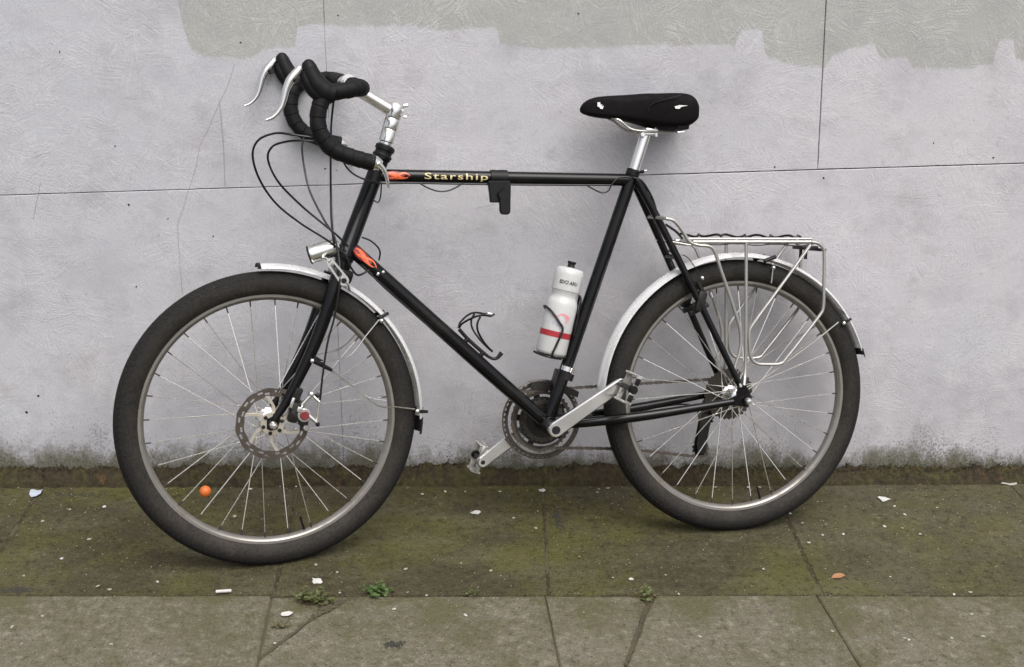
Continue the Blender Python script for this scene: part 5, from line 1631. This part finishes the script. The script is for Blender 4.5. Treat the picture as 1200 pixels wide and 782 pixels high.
# ------------------------------------------------------------------ weeds in the joints
def weed(pos, n, L, mat, label, seed, dry=0):
    rn = random.Random(seed)
    e = empty('weed', loc=(pos[0], pos[1], 0.0))
    tag(e, label, 'weed')
    lf = MB(); stn = MB()
    for i in range(n):
        a = rn.uniform(0, 2 * PI); l = L * rn.uniform(0.45, 1.1); el = rn.uniform(0.15, 1.1)
        b = Vector((rn.gauss(0, L * 0.30), rn.gauss(0, L * 0.10), 0))
        d = Vector((math.cos(a) * math.cos(el), math.sin(a) * math.cos(el), math.sin(el)))
        sdv = d.cross(Vector((0, 0, 1))).normalized()
        tip = b + d * l
        m1 = b + d * l * 0.55 + Vector((0, 0, l * 0.10))
        stn.tube([b - Vector((0, 0, 0.006)), m1 * 0.6 + b * 0.4], [0.0008, 0.0005], 4)
        for q in range(3):                          # leaflets along each stalk
            o_ = b + d * l * (0.45 + 0.28 * q) + Vector((rn.gauss(0, l * 0.12), rn.gauss(0, l * 0.08), abs(rn.gauss(0, l * 0.10))))
            aa = rn.uniform(0, 2 * PI); ww = l * rn.uniform(0.10, 0.19); ll = ww * rn.uniform(1.1, 1.8)
            f1 = Vector((math.cos(aa), math.sin(aa), rn.uniform(-0.3, 0.5))).normalized()
            f2 = f1.cross(Vector((rn.gauss(0, 0.3), rn.gauss(0, 0.3), 1))).normalized()
            lf.add([o_ - f1 * ll, o_ - f1 * ll * 0.4 + f2 * ww, o_ + f1 * ll * 0.5 + f2 * ww * 0.8, o_ + f1 * ll, o_ + f1 * ll * 0.5 - f2 * ww * 0.8, o_ - f1 * ll * 0.4 - f2 * ww, o_ - Vector((0, 0, ww * 0.3))],
                   [(0, 1, 6), (1, 2, 6), (2, 3, 6), (3, 4, 6), (4, 5, 6), (5, 0, 6)])
    for i in range(dry):
        a = rn.uniform(0, 2 * PI); l = L * rn.uniform(0.5, 1.3)
        b = Vector((rn.gauss(0, L * 0.5), rn.gauss(0, L * 0.18), 0.002))
        stn.tube([b, b + Vector((math.cos(a) * l, math.sin(a) * l * 0.6, 0.004))], [0.0010, 0.0006], 4)
    lf.build('foliage', mat, e, sharp=180); stn.build('stem', 'stem_brown', e)
    return e
weed((-0.191, -0.587), 46, 0.030, 'leaf_dull', 'bushy dull green weed in the broken corner of a slab', 1, 14)
weed((-0.060, -0.551), 30, 0.026, 'leaf_green', 'bright green weed growing in the joint between the slab rows', 2, 4)
weed((0.151, -0.559), 16, 0.016, 'leaf_dull', 'smallest weed, a tiny sprig in the joint between slab rows', 3, 3)
weed((0.535, -0.582), 34, 0.024, 'leaf_dull', 'flat weed with dry stalks where the slab crack meets the joint', 4, 26)
weed((-0.250, -0.681), 10, 0.014, 'leaf_dull', 'few small leaves lying along the diagonal slab crack', 6, 12)

# moss crumbs that fill the joint between the two rows
jm = MB()
for i in range(1500):
    x = rnd.uniform(-1.2, 1.9)
    y = yrow(x, 1) + rnd.gauss(0, 0.0038)
    r_ = rnd.uniform(0.001, 0.0032)
    z = 0.0005
    jm.add([(x + r_ * math.cos(k * 2.09 + i) * 1.5, y + r_ * math.sin(k * 2.09 + i), z) for k in range(3)] + [(x, y, z + r_ * 0.8)], [(0, 1, 3), (1, 2, 3), (2, 0, 3)])
for ja, jb in ((-0.272, -0.279), (0.365, 0.319), (0.985, 0.937), (-0.917, -0.917), (1.650, 1.590)):
    for i in range(330):
        t = rnd.random()
        x = ja + (jb - ja) * t + rnd.gauss(0, 0.0022); y = -0.01 - 0.56 * t
        if noise.noise((x * 3, y * 9, ja)) < -0.12: continue
        r_ = rnd.uniform(0.001, 0.0028); z = 0.0004
        jm.add([(x + r_ * math.cos(k * 2.09 + i), y + r_ * math.sin(k * 2.09 + i) * 1.4, z) for k in range(3)] + [(x, y, z + r_ * 0.6)], [(0, 1, 3), (1, 2, 3), (2, 0, 3)])
for p0, p1, p2 in (((-0.108, -0.568), (-0.186, -0.647), (-0.279, -0.794)), ((0.544, -0.582), (0.492, -0.722), (0.444, -0.840))):
    for i in range(420):
        t = rnd.random()
        a, b = ((p0, p1) if t < 0.45 else (p1, p2)); tt = t / 0.45 if t < 0.45 else (t - 0.45) / 0.55
        x = a[0] + (b[0] - a[0]) * tt + rnd.gauss(0, 0.002 + 0.020 * (1 - t) ** 4)
        y = a[1] + (b[1] - a[1]) * tt + rnd.gauss(0, 0.002 + 0.004 * (1 - t) ** 4)
        r_ = rnd.uniform(0.0010, 0.0028); z = 0.0030
        jm.add([(x + r_ * math.cos(k * 2.09 + i) * 1.4, y + r_ * math.sin(k * 2.09 + i), z) for k in range(3)] + [(x, y, z + r_ * 0.7)], [(0, 1, 3), (1, 2, 3), (2, 0, 3)], 1)
tag(jm.build('joint_moss', ['moss', 'bedding'], sharp=180), 'brown moss and soil crumbs filling the joints and cracks between slabs', 'moss', kind='stuff')

# ------------------------------------------------------------------ litter on the paving
def scrap(pos, L, W2, rot, mat, label, name='paper_scrap', cat='litter', group=None, seed=0, thick=0.0009, curl=0.25):
    rn = random.Random(seed)
    n = 11
    z0 = 0.0020 if pos[1] > yrow(pos[0], 1) else 0.0042
    top, bot_ = [], []
    for i in range(n):
        q = 2 * PI * i / n
        k = rn.uniform(0.62, 1.12)
        x, y = math.cos(q) * L * k, math.sin(q) * W2 * k
        zz = curl * L * (0.5 + 0.5 * math.sin(q * 2 + seed)) * 0.5
        xr, yr = x * math.cos(rot) - y * math.sin(rot), x * math.sin(rot) + y * math.cos(rot)
        top.append((xr, yr, zz + thick)); bot_.append((xr, yr, zz))
    V = top + bot_ + [(0, 0, thick * 1.5), (0, 0, 0)]
    Fc = []
    for i in range(n):
        j = (i + 1) % n
        Fc += [(i, j, 2 * n), (n + j, n + i, 2 * n + 1), (i, n + i, n + j, j)]
    o = MB().add(V, Fc).build(name, mat, sharp=25)
    o.location = (pos[0], pos[1], z0)
    return tag(o, label, cat, group)
scrap((1.257, -0.114), 0.017, 0.016, 0.3, 'paper', 'largest bright white paper scrap on the mossy slab behind the rear wheel', seed=3)
scrap((-0.921, -0.060), 0.022, 0.020, 1.1, 'paper_blue', 'crumpled bluish white wrapper beside the moss at the wall foot', 'wrapper', seed=4, curl=0.7)
scrap((0.998, -0.506), 0.020, 0.009, 0.5, 'tan', 'flat tan orange leaf lying on the mossy slab', 'dead_leaf', 'leaf', seed=5)
scrap((0.178, -0.179), 0.014, 0.011, 0.1, 'paper', 'pale round paper scrap on the slab below the far pedal', seed=6)
scrap((0.359, -0.056), 0.012, 0.010, 0.0, 'paper', 'small square white scrap near the moss below the chainrings', seed=7)
scrap((1.648, -0.025), 0.026, 0.012, 0.0, 'paper_dull', 'grey flattened scrap against the moss at the wall foot', seed=8)
scrap((-0.190, -0.502), 0.013, 0.016, 0.7, 'paper', 'white torn scrap beside the bushy weed', seed=9)
scrap((-0.242, -0.639), 0.014, 0.010, 0.4, 'paper', 'white petal scrap on the broken corner of the slab', seed=10)
scrap((-0.109, -0.243), 0.009, 0.008, 0.4, 'paper', 'white flake beside the front tyre on the mossy slab', seed=11)
st_ = MB().cyl((-0.0165, 0, 0.0035), (0.0165, 0.002, 0.0035), 0.0036, 12).build('cigarette_butt', 'paper')
p = (-0.387, -0.551)
st_.location = (p[0], p[1], 0.0045); st_.rotation_euler = (0, 0, 0.05)
tag(st_, 'white cigarette butt lying along the joint between slab rows', 'litter')
small = [(-0.862, -0.211), (-0.815, -0.150), (-0.731, -0.302), (-0.705, 0.037), (-0.736, -0.137), (-0.831, -0.467), (-0.661, -0.514), (-0.634, -0.528), (-0.770, -0.393), (-0.537, -0.498), (-0.632, -0.019), (-0.744, -0.634), (-0.793, -0.674), (-0.756, -0.736), (-0.581, -0.741), (-0.257, -0.747), (-0.392, -0.040), (-0.319, -0.026), (-0.278, -0.026), (-0.412, -0.190), (0.047, -0.074), (0.107, -0.059), (0.158, -0.060), (0.249, -0.061), (0.371, 0.015), (0.132, -0.428), (0.198, -0.464), (0.005, -0.453), (0.272, -0.208), (0.336, -0.172), (0.322, -0.262), (0.474, -0.500), (0.515, -0.508), (0.511, -0.048), (0.535, -0.043), (0.404, 0.041), (0.597, -0.491), (0.503, -0.068), (0.824, -0.040), (0.945, -0.041), (0.914, -0.041), (1.272, -0.154), (1.280, -0.201), (1.382, -0.164), (1.244, -0.274), (1.203, -0.265), (1.277, -0.306), (1.028, -0.307), (1.082, -0.303), (0.997, -0.244), (0.982, -0.193), (1.075, -0.127), (0.981, -0.345), (0.907, -0.733), (1.053, -0.763), (1.059, -0.769), (1.154, -0.765), (1.239, -0.675), (1.238, -0.590), (1.281, -0.580), (1.121, -0.509), (0.833, -0.469), (1.225, -0.761), (0.617, -0.745), (0.610, -0.573), (0.010, -0.553), (0.051, -0.571), (-0.138, -0.553), (0.132, -0.652), (-0.019, -0.625), (-0.148, -0.465), (-0.198, -0.430)]
for i, pq in enumerate(small):
    near_row = pq[1] > yrow(pq[0], 1)
    rr = rnd.uniform(0.0028, 0.0062)
    lab = 'tiny pale flake of litter on the mossy slab row along the wall' if near_row else 'tiny pale flake of litter on the paler slab row'
    scrap(pq, rr, rr * rnd.uniform(0.5, 0.9), rnd.uniform(0, 3), rnd.choice(('paper', 'paper_dull', 'paper_dull')), lab, 'litter_flake', 'litter',
          'flakes of litter on the mossy slabs' if near_row else 'flakes of litter on the paler slabs', seed=50 + i, thick=0.0007)
